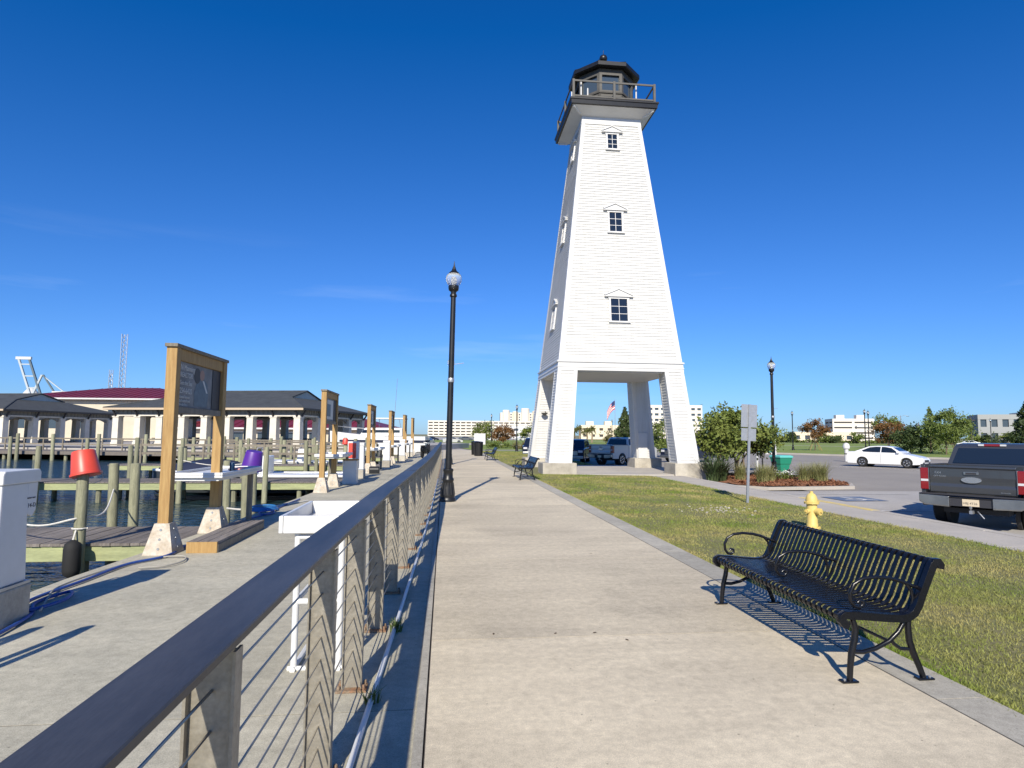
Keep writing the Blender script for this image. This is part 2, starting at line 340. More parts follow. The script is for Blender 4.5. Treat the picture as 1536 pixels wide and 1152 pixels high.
# lower sidewalk with kerb, apron and road
side = struct(MB().b2((8.72,-8,-.60), (10.16,26.0,-.135)).build('sidewalk', m_joint))
y = -7.5
while y < 25.9:
    MB().b2((8.725, y+.004, -.30), (9.93, min(y+1.5,25.98)-.004, -.105)).build('sidewalk_slab', m_side, side, bevel=.004); y += 1.5
y = -7.5
while y < 25.9:
    yy = min(y+3, 25.98); yel = 13.0 < y+1.5 < 17.5
    MB().b2((9.945, y+.003, -.55), (10.17, yy-.003, -.095)).build('kerb_stone', m_ykerb if yel else m_side, side, bevel=.015); y += 3
sheet('car_park', [(10.0,-60,-.30),(11.6,-60,-.46),(11.6,24,-.46),(10.0,24,-.30)], m_lotc)
sheet('car_park_apron', [(11.59,-60,-.464),(19.5,-60,-.455),(19.5,22.0,-.455),(11.59,22.4,-.464)], m_lotc)
sheet('car_park_edge', [(8.9,33.82),(12.62,33.82),(12.62,23.9),(14.2,23.9),(14.2,34.5),(8.9,34.5)], m_asph, -.466)
sheet('car_park_edge', [(10.0,23.99),(12.19,23.99),(12.19,26.1),(10.0,26.1)], m_lotc, -.462)
RD = Vector((.5,-.866,0)); RN = Vector((.866,.5,0))            # road runs along RD
def rp(s, t): p = Vector((44.5,62,0)) + RD*s + RN*t; return (p.x, p.y)
for q in ([(19.4,-80),(126.5,-80),(67.6,22),(19.4,22)],[(14,22),(67.6,22),(60.7,34),(14,34)],[(8.9,34),(60.7,34),(45.7,60),(8.9,60)],[(3.5,60),(45.7,60),(37,75),(3.5,75)],[(-5,75),(37,75),(-6.3,150)]):
    sheet('road', q, m_asph, -.47)
fk = MB()
fk.loft([[(*rp(s,-.05),-.47),(*rp(s,.25),-.47),(*rp(s,.25),-.30),(*rp(s,-.05),-.31)] for s in (-150,-80,-30,0,40,90)])
struct(fk.build('far_kerb', m_side))
sheet('field', [rp(-150,.25), rp(90,.25), rp(90,150), rp(-150,120)], m_field, -.34)
sheet('far_path', [rp(-150,60), rp(90,66), rp(90,69), rp(-150,63)], m_side, -.335)
for s0, s1, t in [(-2,6,-20.6),(8.5,17,-20.6),(-30,-22,-20.6),(-19,-11,-20.6),(20,28,-20.6)]:
    sheet('lane_line', [rp(s0,t-.08), rp(s1,t-.08), rp(s1,t+.08), rp(s0,t+.08)], m_wline, -.465)
sheet('lane_line', [rp(-12,-23.2), rp(22,-23.2), rp(22,-23.05), rp(-12,-23.05)], m_wline, -.465)
sheet('lane_line', [rp(-14,-25.2), rp(20,-25.2), rp(20,-25.05), rp(-14,-25.05)], m_wline, -.465)
sheet('stall_line', [(11.9,16.2),(17,16.2),(17,16.3),(11.9,16.3)], m_wline, -.448)
sheet('stall_line', [(11.9,20.9),(17,20.9),(17,21.0),(11.9,21.0)], m_wline, -.448)
# accessible parking mark: blue square with white figure
sheet('parking_mark', [(12.9,18.7),(14.4,18.7),(14.4,20.1),(12.9,20.1)], m_bline, -.449)
pm = MB()
for a in range(10):
    t0, t1 = math.radians(200+a*24), math.radians(200+(a+1)*24)
    pm.poly([(13.55+.42*math.cos(t0),19.3+.42*math.sin(t0),-.444),(13.55+.42*math.cos(t1),19.3+.42*math.sin(t1),-.444),(13.55+.30*math.cos(t1),19.3+.30*math.sin(t1),-.444),(13.55+.30*math.cos(t0),19.3+.30*math.sin(t0),-.444)])
pm.poly([(13.5,19.3,-.443),(13.62,19.3,-.443),(13.62,19.95,-.443),(13.5,19.95,-.443)])
pm.poly([(13.63,19.3,-.442),(13.95,19.3,-.442),(14.15,18.85,-.442),(14.03,18.8,-.442),(13.87,19.18,-.442),(13.63,19.18,-.442)])
struct(pm.build('parking_symbol', m_wline))
# plaza under the lighthouse
plaza = struct(MB().b2((3.9,25.75,-.60), (11.6,33.8,-.12)).build('plaza', m_joint))
for i, (xa, xb) in enumerate([(3.9,6.1),(6.1,8.2),(8.2,10.3),(10.3,11.6)]):
    for ya, yb in [(25.75,28.4),(28.4,31.1),(31.1,33.8)]:
        MB().b2((xa+.004, ya+.004, -.3), (xb-.004, yb-.004, -.06)).build('plaza_slab', m_side, plaza, bevel=.004)
# beyond the promenade: path bending towards the car park, cross path
sheet('path', [(-.1,62.95),(3.4,62.95),(3.2,80),(-.5,110),(-7,150),(-13,150),(-6,108),(-2,80)], m_side, -.02-.43)
sheet('cross_path', [(3.0,78),(30,84),(30,87),(3.0,81)], m_side, -.44)
sheet('green', [(3.5,81.5),(60,92),(60,140),(-.2,116)], m_field, -.435)
sheet('green', [(3.4,66.2),(16,70),(28,78),(28,82),(3.4,77)], m_field, -.435)
sheet('far_lot', [(-60,150),(40,150),(60,420),(-120,420)], m_lotc, -.55)
# landing behind the finger piers for the pavilions
U = Vector((-.964,.266,0)); V = Vector((.266,.964,0))
def uv(a, b, z=0.0, o=(-12.67,57.0)): return (o[0]+U.x*a+V.x*b, o[1]+U.y*a+V.y*b, z)
struct(MB().loft([[uv(-6,-3.2,z),uv(75,-3.2,z),uv(75,40,z),uv(-6,40,z)] for z in (-.5,.25)]).build('pavilion_terrace', m_lotc))
struct(MB().loft([[uv(-4,-7.0,z),uv(75,-7.0,z),uv(75,-3.21,z),uv(-4,-3.21,z)] for z in (-.34,-.06)]).build('boardwalk', m_plank))
for a_ in range(0, 76, 3):
    x, y_, _ = uv(a_-3.5, -6.7)
    MB().lathe([(.13,-1.2),(.13,-.36)], (x,y_,0), 8).build('boardwalk_pile', m_pile, bpy.data.objects['boardwalk'])

# ================================================================ RAILING
def rail_x(Y): return interp(Y, [(0,-.605),(2.5,-.575),(5.5,-.54),(7,-.50),(11,-.40),(15,-.33),(33,-.22),(42,-.2)])
rail = thing('cable_railing', 'long cable railing with dark flat metal cap beside the promenade', 'railing', (0,0,0))
CAPZ = 1.095
cy = [-1.5,2.2,4,5.5,7,9,11,13,15,18,21,24,27,30,33,36,39.6]
segs = [(-1.5,3.6),(3.6,8.7),(8.7,13.9),(13.9,19.1),(19.1,24.3),(24.3,29.5),(29.5,34.7),(34.7,39.6)]
for a, b in segs:
    ys = [a+.004]+[y for y in cy if a+.1 < y < b-.1]+[b-.004]
    dz = random.uniform(-.002,.002)
    mb = MB()
    mb.loft([[(rail_x(y)-.082,y,CAPZ-.004+dz),(rail_x(y)-.078,y,CAPZ+dz),(rail_x(y)+.078,y,CAPZ+dz),(rail_x(y)+.082,y,CAPZ-.004+dz),(rail_x(y)+.082,y,CAPZ-.022+dz),(rail_x(y)-.082,y,CAPZ-.022+dz)] for y in ys])
    cap = mb.build('rail_cap', m_capm, rail)
    MB().loft([[(rail_x(y)-.03,y,CAPZ-.05),(rail_x(y)+.03,y,CAPZ-.05),(rail_x(y)+.03,y,CAPZ-.0225),(rail_x(y)-.03,y,CAPZ-.0225)] for y in ys]).build('under_rail', m_post, cap)
pm_ = MB()
pm_.b2((-.055,-.005,0), (.055,.005,1.044))
pm_.b2((-.063,-.028,0), (-.055,.028,1.044)); pm_.b2((.055,-.028,0), (.063,.028,1.044))
post_me = pm_.mesh('post'); post_me.materials.append(m_post)
bp_ = MB(); bp_.b2((-.095,-.06,-.0), (.095,.06,.014))
for sx in (-.078,.078):
    for sy in (-.04,.04): bp_.lathe([(.011,.014),(.011,.04),(.006,.042)], (sx,sy,0), 6)
base_me = bp_.mesh('base_plate'); base_me.materials.append(m_rust)
py = [-.7,.5,1.72,3.1,4.12,5.3,6.5]
while py[-1] < 38.5: py.append(py[-1]+1.2)
for y in py:
    p = put('post', post_me, rail); p.location = (rail_x(y), y, -.005)
    q = put('base_plate', base_me, p); q.location = (0,0,-.012)
for k in range(9):
    z = .12+k*.102
    MB().tube([(rail_x(y), y, z) for y in [-1.4,0,2,5.5,7,11,15,20,33,39]], .0042, 6).build('cable', m_steel, rail)
# pipe lying in the gutter
pp = [(-.445,-1,.005),(-.43,3,.004),(-.385,5,.006),(-.345,7,.004),(-.29,10,.005),(-.25,14,.004),(-.2,22,.004)]
tag(MB().tube(pp, .017, 8).build('conduit_pipe', m_plastic), 'thin white pipe lying on concrete along the foot of railing', 'pipe')

# ================================================================ LAMP POSTS
def make_lamp(label, group='black lamp posts with acorn globes'):
    r = thing('lamp_post', label, 'lamp post', (0,0,0), 0, group)
    mb = MB(); mb.lathe([(.20,0),(.20,.05),(.185,.09),(.17,.11),(.175,.16),(.14,.34),(.125,.46),(.14,.50),(.14,.54),(.115,.57),(.11,.70),(.125,.73),(.12,.77),(.085,.79)], n=24)
    mb.build('base', m_blackp, r, smooth=40)
    fl = MB()
    for k in range(12):
        a = 2*math.pi*k/12; fl.tube([(.168*math.cos(a),.168*math.sin(a),.17),(.128*math.cos(a),.128*math.sin(a),.45)], .012, 5)
    fl.build('fluting', m_blackp, r)
    MB().lathe([(.075,.78),(.072,2.0),(.064,4.6),(.062,4.98)], n=20).build('shaft', m_blackp, r, smooth=40)
    MB().lathe([(.078,2.86),(.082,2.88),(.082,2.94),(.076,2.96)], n=20).build('clamp_band', m_galv, r, smooth=40)
    MB().lathe([(.064,4.95),(.09,4.98),(.085,5.02),(.065,5.05),(.07,5.09),(.12,5.13),(.13,5.18),(.13,5.235),(.11,5.24)], n=20).build('collar', m_blackp, r, smooth=40)
    MB().lathe([(.115,5.24),(.16,5.29),(.19,5.36),(.195,5.44),(.17,5.51),(.12,5.545)], n=24).build('globe', m_globe, r, smooth=60)
    MB().lathe([(.06,5.24),(.065,5.40),(.045,5.46),(.01,5.47)], n=12).build('bulb_housing', m_plastic, r, smooth=60)
    MB().lathe([(.125,5.545),(.13,5.56),(.085,5.60),(.06,5.63),(.045,5.67),(.04,5.69),(.02,5.74),(.004,5.86)], n=16).build('finial', m_blackp, r, smooth=50)
    MB().tube([(.06,0,3.3),(.30,0,3.34)], .008, 6).build('banner_rod', m_galv, r)
    return r
lampP = make_lamp('tall black lamp post at the railing, first along the promenade')
lampP.location = (.10,14.92,-.003); lampP.rotation_euler = (0, math.radians(.75), 0)
def lamp_at(x, y, z, label):
    c = copy_tree(lampP); c.location = (x,y,z); c.rotation_euler = (0,0,random.uniform(0,6)); c['label'] = label; return c
lamp_at(.29,32.7,-.003,'black lamp post at the railing, second along the promenade')
lamp_at(15.75,28.1,-.36,'black lamp post rising from the mulch bed beside the leafy shrub')
lamp_at(8.8,74.7,-.45,'black lamp post on the green past the lighthouse corner')
lamp_at(9.82,150.3,-.55,'small far lamp post in front of the parking garage')
lamp_at(8.39,110.1,-.45,'far lamp post beside the shrubs before the parking garage')
lamp_at(50.6,84.9,-.36,'black lamp post on the field next to rust coloured tree')
lamp_at(55.96,76.65,-.36,'black lamp post on the field, first of the close pair behind the white sedan')
lamp_at(59.16,80.3,-.36,'black lamp post on the field, second of the close pair behind the white sedan')
lamp_at(102.5,105.5,-.36,'far lamp post on the field above the pickup cab')
lamp_at(38.06,137.1,-.5,'far lamp post framed by the lighthouse legs')

# ================================================================ BENCHES
def make_bench(label, detail=True):
    r = thing('park_bench', label, 'bench', (0,0,0), 0, 'black slatted metal benches on the promenade')
    prof = [(-.275,.375),(-.305,.385),(-.32,.405),(-.315,.43),(-.295,.443),(-.15,.432),(.0,.418),(.10,.412),(.155,.42),(.195,.445),(.225,.49),(.25,.55),(.30,.66),(.345,.755),(.362,.775),(.385,.775),(.40,.755),(.395,.73)]
    def ribbon(w, t):
        secs = []
        for i, (x, z) in enumerate(prof):
            a = prof[max(i-1,0)]; b = prof[min(i+1,len(prof)-1)]; d = Vector((b[0]-a[0],0,b[1]-a[1])).normalized(); nrm = Vector((-d.z,0,d.x))*t/2
            secs.append([(x+nrm.x,-w/2,z+nrm.z),(x+nrm.x,w/2,z+nrm.z),(x-nrm.x,w/2,z-nrm.z),(x-nrm.x,-w/2,z-nrm.z)])
        return MB().loft(secs)
    sl = ribbon(.034,.009).mesh('slat'); sl.materials.append(m_black); sl.shade_smooth(); sl.set_sharp_from_angle(angle=math.radians(50))
    n = 30
    for i in range(n):
        o = put('slat', sl, r); o.location = (0, -.885+i*1.77/(n-1), 0)
    for s_ in (-1, 1):
        ef = ribbon(.042,.05); o = ef.build('end_frame', m_black, r, smooth=50, bevel=.006); o.location = (0, s_*.945, -.012)
    for (x,z) in ((-.30,.40),(.0,.402),(.19,.425),(.37,.752)):
        MB().tube([(x,-.94,z),(x,.94,z)], .014, 8).build('cross_rod', m_black, r, smooth=40)
    for y in (-.935, 0.0, .935):
      if y:
        MB().tube([(-.235,y,.405),(-.215,y,.34),(-.225,y,.27),(-.25,y,.18),(-.262,y,.09),(-.268,y,.01)], [.018,.021,.022,.022,.02,.019], 10).build('leg', m_black, r, smooth=50)
        MB().tube([(.165,y,.405),(.16,y,.33),(.165,y,.25),(.19,y,.17),(.225,y,.09),(.255,y,.01)], [.018,.021,.022,.022,.02,.019], 10).build('leg', m_black, r, smooth=50)
        for fx in (-.275,.262): MB().b2((fx-.055,y-.028,0),(fx+.055,y+.028,.012)).build('foot', m_black, r, bevel=.003)
        for fx in (-.305,.30): MB().lathe([(.010,.0125),(.010,.018),(.004,.022)], (fx,y,0), 8).build('bolt', m_galv, r)
        MB().tube([(-.245,y,.19),(-.17,y,.185),(-.08,y,.205),(.02,y,.25),(.09,y,.31),(.14,y,.385)], .015, 8).build('brace', m_black, r, smooth=50)
        MB().tube([(.035,y,.26),(.05,y,.235),(.10,y,.20),(.17,y,.195)], .012, 8).build('brace', m_black, r, smooth=50)
      if 1:
        yo = y*0.985
        MB().tube([(.285,yo,.585),(.22,yo,.60),(.14,yo,.632),(.05,yo,.655),(-.05,yo,.664),(-.14,yo,.655),(-.205,yo,.62),(-.235,yo,.565),(-.232,yo,.51),(-.205,yo,.475),(-.17,yo,.468),(-.145,yo,.485),(-.147,yo,.508),(-.17,yo,.515),(-.185,yo,.50)], .0125, 8).build('armrest', m_black, r, smooth=50)
        MB().tube([(.16,yo,.628),(.205,yo,.575),(.215,yo,.52),(.20,yo,.455)], .011, 8).build('armrest_stay', m_black, r, smooth=50)
    MB().tube([(.02,-.93,.25),(.02,.93,.25)], .011, 8).build('stretcher', m_black, r, smooth=50)
    return r
bench = make_bench('near black slatted bench on the promenade border, casting a striped shadow')
bench.location = (2.935,4.83,.005)
for (x,y,l) in [(2.95,22.6,'small black slatted bench beside the lighthouse pedestal'),(2.9,38.9,'far black slatted bench beside the black litter bin')]:
    c = copy_tree(bench); c.location = (x,y,.005); c['label'] = l

# litter bin and board by the far bench
b = thing('litter_bin', 'black slatted litter bin standing on the promenade beyond the bench', 'bin', (2.55,45.9,.0))
MB().lathe([(.27,.02),(.29,.1),(.30,.95),(.28,.97)], n=20).build('liner', m_darkin, b, smooth=40)
for k in range(20):
    a = 2*math.pi*k/20; MB().bar((.3*math.cos(a),.3*math.sin(a),0),(.335*math.cos(a),.335*math.sin(a),1.0),.05,.012,(math.cos(a),math.sin(a),0)).build('slat', m_black, b)
MB().lathe([(.34,1.0),(.36,1.02),(.30,1.06),(.15,1.08)], n=20).build('rim', m_black, b, smooth=40)
b2_ = copy_tree(b); b2_.location = (2.45,48.5,0); b2_['label'] = 'black litter bin half hidden behind another bin on the promenade'; 
s = thing('notice_sign', 'small white notice sign on a thin post on the green', 'sign', (3.9,68.0,-.45))
MB().b2((-.03,-.03,0),(.03,.03,1.9)).build('post', m_galv, s); MB().b2((-.62,-.055,.95),(.62,-.032,2.15)).build('panel', m_trim, s)
# parked motor scooter by the end of the railing
s = thing('motor_scooter', 'dark parked scooter at the far end of the railing', 'scooter', (-1.25,42.3,-.02), math.radians(70))
for x in (-.55,.62): MB().lathe([(.12,-.05),(.24,-.045),(.27,0),(.24,.045),(.12,.05)], (x,0,.27), 16, 'Y').build('wheel', m_tyre, s, smooth=40)
MB().loft([[(x,-w,z0),(x,w,z0),(x,w,z1),(x,-w,z1)] for x,w,z0,z1 in [(-.75,.08,.5,.7),(-.45,.16,.35,.78),(-.05,.15,.3,.72),(.05,.12,.28,.36),(.35,.14,.28,.36),(.45,.16,.3,.8),(.52,.1,.5,.95)]]).build('body', m_black, s, smooth=30, bevel=.02)
MB().loft([[(x,-w,.78),(x,w,.78),(x,w*.8,.86),(x,-w*.8,.86)] for x,w in [(-.8,.07),(-.5,.14),(-.05,.13),(.02,.1)]]).build('seat', m_darkin, s, bevel=.02)
MB().tube([(.45,-.34,1.05),(.5,-.1,1.0),(.5,.1,1.0),(.45,.34,1.05)], .017, 8).build('handlebar', m_galv, s)
MB().tube([(.5,0,1.0),(.62,0,.28)], .03, 8).build('fork', m_galv, s)

# ================================================================ LIGHTHOUSE
TC = Vector((7.73,29.10,0))
def hw(z): return 3.30-.1165*(z-.4)
LT = thing('lighthouse', 'tall tapered white clapboard lighthouse on four legs with black lantern room', 'lighthouse', (TC.x,TC.y,0))
def clap(ring, z0, z1, ex=.125, out=.024):
    """stack of lapped boards: ring(z, outset) -> loop of points"""
    secs = []; z = z0
    while z < z1-1e-4:
        t = min(z+ex, z1); o_ = out*random.uniform(.85,1.15)
        secs.append(ring(z, o_)); secs.append(ring(t, .002)); z = t
    return MB().loft(secs)
def sq(z, o): h = hw(z)+o; return [(-h,-h,z),(h,-h,z),(h,h,z),(-h,h,z)]
# legs
for sx in (-1,1):
    for sy in (-1,1):
        def ring(z, o, sx=sx, sy=sy):
            a = hw(z); w = lerp(.95,.83,(z-.42)/4.05); xs = sorted([sx*a, sx*(a-w)]); ys = sorted([sy*a, sy*(a-w)])
            x0, x1, y0, y1 = xs[0]-o, xs[1]+o, ys[0]-o, ys[1]+o
            return [(x0,y0,z),(x1,y0,z),(x1,y1,z),(x0,y1,z)]
        leg = clap(ring, .42, 4.47).build('leg', m_white, LT)
        tr = MB()
        for cx in (0,1):
            for cyy in (0,1):
                secs = []
                for z in (.425, 4.465):
                    a = hw(z); w = lerp(.95,.83,(z-.42)/4.05)
                    xx = sx*a if cx else sx*(a-w); yy = sy*a if cyy else sy*(a-w)
                    dx = sx*(1 if cx else -1); dy = sy*(1 if cyy else -1); q = .025; e = .13
                    pts = [(xx+dx*q, yy+dy*q), (xx-dx*e, yy+dy*q), (xx-dx*e, yy-dy*e), (xx+dx*q, yy-dy*e)]
                    secs.append([(x,y,z) for x,y in pts])
                tr.loft(secs)
        tr.build('corner_board', m_trim, leg)
        # concrete pedestal
        xs = sorted([sx*3.60, sx*2.15]); ys = sorted([sy*3.5, sy*2.15])
        MB().b2((xs[0],ys[0],-.5),(xs[1],ys[1],.42)).build('pedestal', m_block, LT, bevel=.02)
        if (sx, sy) == (1, 1):
            MB().b2((2.35,2.18,.43),(2.85,2.30,1.75)).build('service_door', m_trim, leg, bevel=.01)
        if (sx, sy) == (-1, 1):
            lm_ = MB(); lm_.tube([(-2.55,2.15,2.75),(-2.62,1.95,2.80)], .025, 8); lm_.lathe([(.04,0),(.10,.06),(.17,.12),(.17,.15)], (-2.66,1.88,2.58), 14)
            lm_.build('floodlight', m_lgrey, leg, smooth=40)
# band above the legs and its soffit
bd = MB()
bd.loft([[(-h,-h,z),(h,-h,z),(h,h,z),(-h,h,z)] for z,h in [(4.44,hw(4.44)+.03),(4.80,hw(4.80)+.045),(4.801,hw(4.8)+.09),(4.86,hw(4.86)+.10),(4.90,hw(4.9)+.02)]])
band = bd.build('band', m_trim, LT)
MB().b2((-2.7,-2.7,4.395),(2.7,2.7,4.438)).build('soffit', m_trim, band)
MB().loft([[(-h,-h,z),(h,-h,z),(h,h,z),(-h,h,z)] for z,h in [(4.57,hw(4.57)+.035),(4.58,hw(4.58)+.06),(4.61,hw(4.61)+.06),(4.62,hw(4.62)+.035)]]).build('moulding', m_trim, band)
# clad body
body = clap(sq, 4.90, 16.45, .128).build('siding', m_white, LT); stuff(body)
cb = MB()
for sx in (-1,1):
    for sy in (-1,1):
        secs = []
        for z in (4.901, 16.44):
            a = hw(z); q = .028; e = .20*lerp(1,.7,(z-4.9)/11.5)
            secs.append([(sx*(a+q),sy*(a+q),z),(sx*(a-e),sy*(a+q),z),(sx*(a-e),sy*(a-e),z),(sx*(a+q),sy*(a-e),z)])
        o = MB().loft(secs).build('corner_board', m_trim, LT)
fr = MB(); fr.loft([[(-h,-h,z),(h,-h,z),(h,h,z),(-h,h,z)] for z,h in [(16.44,hw(16.44)+.035),(16.80,hw(16.8)+.04)]])
fr.build('frieze', m_trim, LT)
MB().loft([[(-h,-h,z),(h,-h,z),(h,h,z),(-h,h,z)] for z,h in [(16.80,hw(16.8)+.02),(16.84,1.50),(17.08,1.98)]]).build('flared_soffit', m_trim, LT)
dk = MB().loft([[(-h,-h,z),(h,-h,z),(h,h,z),(-h,h,z)] for z,h in [(17.081,2.02),(17.10,2.07),(17.28,2.09),(17.30,2.13),(17.38,2.13)]]).build('gallery_deck', m_blackp, LT)
for sx in (-1,1):
    for sy in (-1,1):
        MB().tube([(sx*1.55,sy*1.55,16.86),(sx*1.93,sy*1.93,17.03)], .05, 8).build('corner_light', m_trim, LT, smooth=40)
# gallery railing
gr = 1.96
posts = [(-gr,-gr),(0,-gr),(gr,-gr),(gr,0),(gr,gr),(0,gr),(-gr,gr),(-gr,0)]
for x,y in posts: MB().b2((x-.055,y-.055,17.38),(x+.055,y+.055,18.32)).build('gallery_post', m_lgrey, LT, bevel=.008)
for (a,b) in zip(posts, posts[1:]+posts[:1]):
    a3, b3 = Vector((*a,0)), Vector((*b,0)); d = (b3-a3).normalized()
    for z,h in ((18.26,.08),(17.52,.07)):
        MB().bar(a3+d*.056+Vector((0,0,z)), b3-d*.056+Vector((0,0,z)), .05, h).build('gallery_rail', m_lgrey, LT)
for x,y in [(-1.55,-1.75),(-1.1,-1.2),(1.15,-1.7),(-1.8,-.8)]:
    MB().lathe([(.035,17.38),(.035,18.34),(.02,18.37)], (x,y,0), 10).build('white_stanchion', m_trim, LT)
# lantern room (octagon)
AP = 1.36
def octa(ap, z, n=8): R = ap/math.cos(math.pi/8); return [(R*math.cos(math.pi/8+math.pi/4*k), R*math.sin(math.pi/8+math.pi/4*k), z) for k in range(8)]
MB().loft([octa(AP-.10,17.38), octa(AP-.10,19.30)]).build('lantern_glass', m_glassl, LT)
MB().loft([octa(AP,17.381), octa(AP,18.08), octa(AP+.04,18.085), octa(AP+.04,18.15)]).build('lantern_wall', m_deck, LT)
MB().loft([octa(AP,19.12), octa(AP,19.34)]).build('lantern_header', m_deck, LT)
for k in range(8):
    a = math.pi/4*k; fx, fy = math.cos(a), math.sin(a); tx, ty = -fy, fx; hwid = AP*math.tan(math.pi/8)
    fm = MB()
    for s_ in (-1,1):
        c = Vector((fx*(AP-.04)+tx*s_*(hwid-.07), fy*(AP-.04)+ty*s_*(hwid-.07), 0))
        fm.box((c.x,c.y,18.635), (.08,.13,.975), a)
    c = Vector((fx*(AP-.035), fy*(AP-.035), 0)); fm.box((c.x,c.y,18.20), (.07,hwid*2-.27,.10), a); fm.box((c.x,c.y,19.07), (.07,hwid*2-.27,.10), a)
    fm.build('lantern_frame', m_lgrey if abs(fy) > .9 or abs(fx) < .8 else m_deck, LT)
    c = Vector((fx*(AP+.012), fy*(AP+.012), 0)); MB().box((c.x,c.y,17.74), (.02,hwid*2-.16,.56), a).build('lantern_panel', m_lgrey, LT)
lens = MB().lathe([(.12,17.6),(.22,18.2),(.30,18.5),(.30,18.8),(.2,19.05)], n=16).build('lens', m_clearlens, LT, smooth=50)
EA = 1.66
rf = MB().loft([octa(EA-.06,19.32), octa(EA,19.345), octa(EA,19.53), octa(EA-.05,19.56), octa(.30,20.30), octa(.27,20.33)]).build('roof', m_blackp, LT)
for k in range(8):
    A = Vector(octa(EA-.05,19.56)[k]); B = Vector(octa(.30,20.30)[k]); MB().tube([A,B], .035, 6).build('roof_ridge', m_blackp, rf)
MB().lathe([(.20,20.33),(.22,20.40),(.17,20.45),(.12,20.50),(.11,20.55),(.16,20.58),(.20,20.66),(.205,20.72),(.17,20.83),(.09,20.89),(.03,20.91),(.015,20.95),(.012,21.15)], n=18).build('finial', m_blackp, rf, smooth=50)
# windows: frame, six panes, hood
def window(parent, face, z, w, h):
    """face: 0 front(-y) 1 left(-x) 2 back 3 right"""
    R = Matrix.Rotation(-math.pi/2*face, 4, 'Z') @ Matrix.Translation((0, -hw(z), z)) @ Matrix.Rotation(-math.atan(.1165), 4, 'X')
    def pl(mb, name, m_, p, **k):
        o = mb.build(name, m_, p, **k)
        return o
    t = .085
    fm = MB()
    fm.b2((-w/2-t,-.08,-h/2),(-w/2,.02,h/2)); fm.b2((w/2,-.08,-h/2),(w/2+t,.02,h/2))
    fm.b2((-w/2-t-.02,-.085,h/2),(w/2+t+.02,.02,h/2+.09)); fm.b2((-w/2-t-.03,-.11,-h/2-.07),(w/2+t+.03,.02,-h/2))
    win = fm.build('window', m_trim, parent); win.matrix_local = R
    g = .022
    for i in range(2):
        for j in range(3):
            x0 = -w/2+i*w/2+g/2; x1 = x0+w/2-g; z0 = -h/2+j*h/3+g/2; z1 = z0+h/3-g
            MB().b2((x0,-.045,z0),(x1,-.01,z1)).build('pane', m_glassd, win)
    mu = MB(); mu.b2((-g/2,-.058,-h/2),(g/2,.002,h/2))
    for j in (1,2): mu.b2((-w/2,-.0575,-h/2+j*h/3-g/2),(w/2,.0025,-h/2+j*h/3+g/2))
    mu.build('muntin', m_trim, win)
    W = w/2+.24; zb = h/2+.11; ph = .15+.16*w
    hd = MB(); hd.prism([(-W,zb),(W,zb),(W,zb+.07),(0,zb+.07+ph),(-W,zb+.07)], lambda u,v,t_: (u,t_,v), -.10, .02)
    hood = hd.build('hood', m_trim, win)
    ed = MB()
    for s_ in (-1,1): ed.bar((s_*(W+.03),-.08,zb+.06),(0,-.08,zb+.075+ph),.14,.045)
    ed.bar((-W-.04,-.08,zb-.012),(W+.04,-.08,zb-.012),.14,.035)
    ed.build('hood_moulding', m_trim, win)
for face in range(4):
    window(LT, face, 15.55, .46, .76); window(LT, face, 11.45, .58, .96); window(LT, face, 7.22, .76, 1.05)

# ================================================================ WATERSIDE OBJECTS
def lettering(text, size, m_, parent, M, name='lettering', ext=.002):
    cu_ = bpy.data.curves.new(name, 'FONT'); cu_.body = text; cu_.size = size; cu_.extrude = ext; cu_.align_x = 'LEFT'
    tmp = bpy.data.objects.new(name, cu_); COL.objects.link(tmp)
    dg = bpy.context.evaluated_depsgraph_get(); me = bpy.data.meshes.new_from_object(tmp.evaluated_get(dg))
    bpy.data.objects.remove(tmp); me.materials.clear(); me.materials.append(m_)
    o = put(name, me, parent); o.matrix_local = M; return o
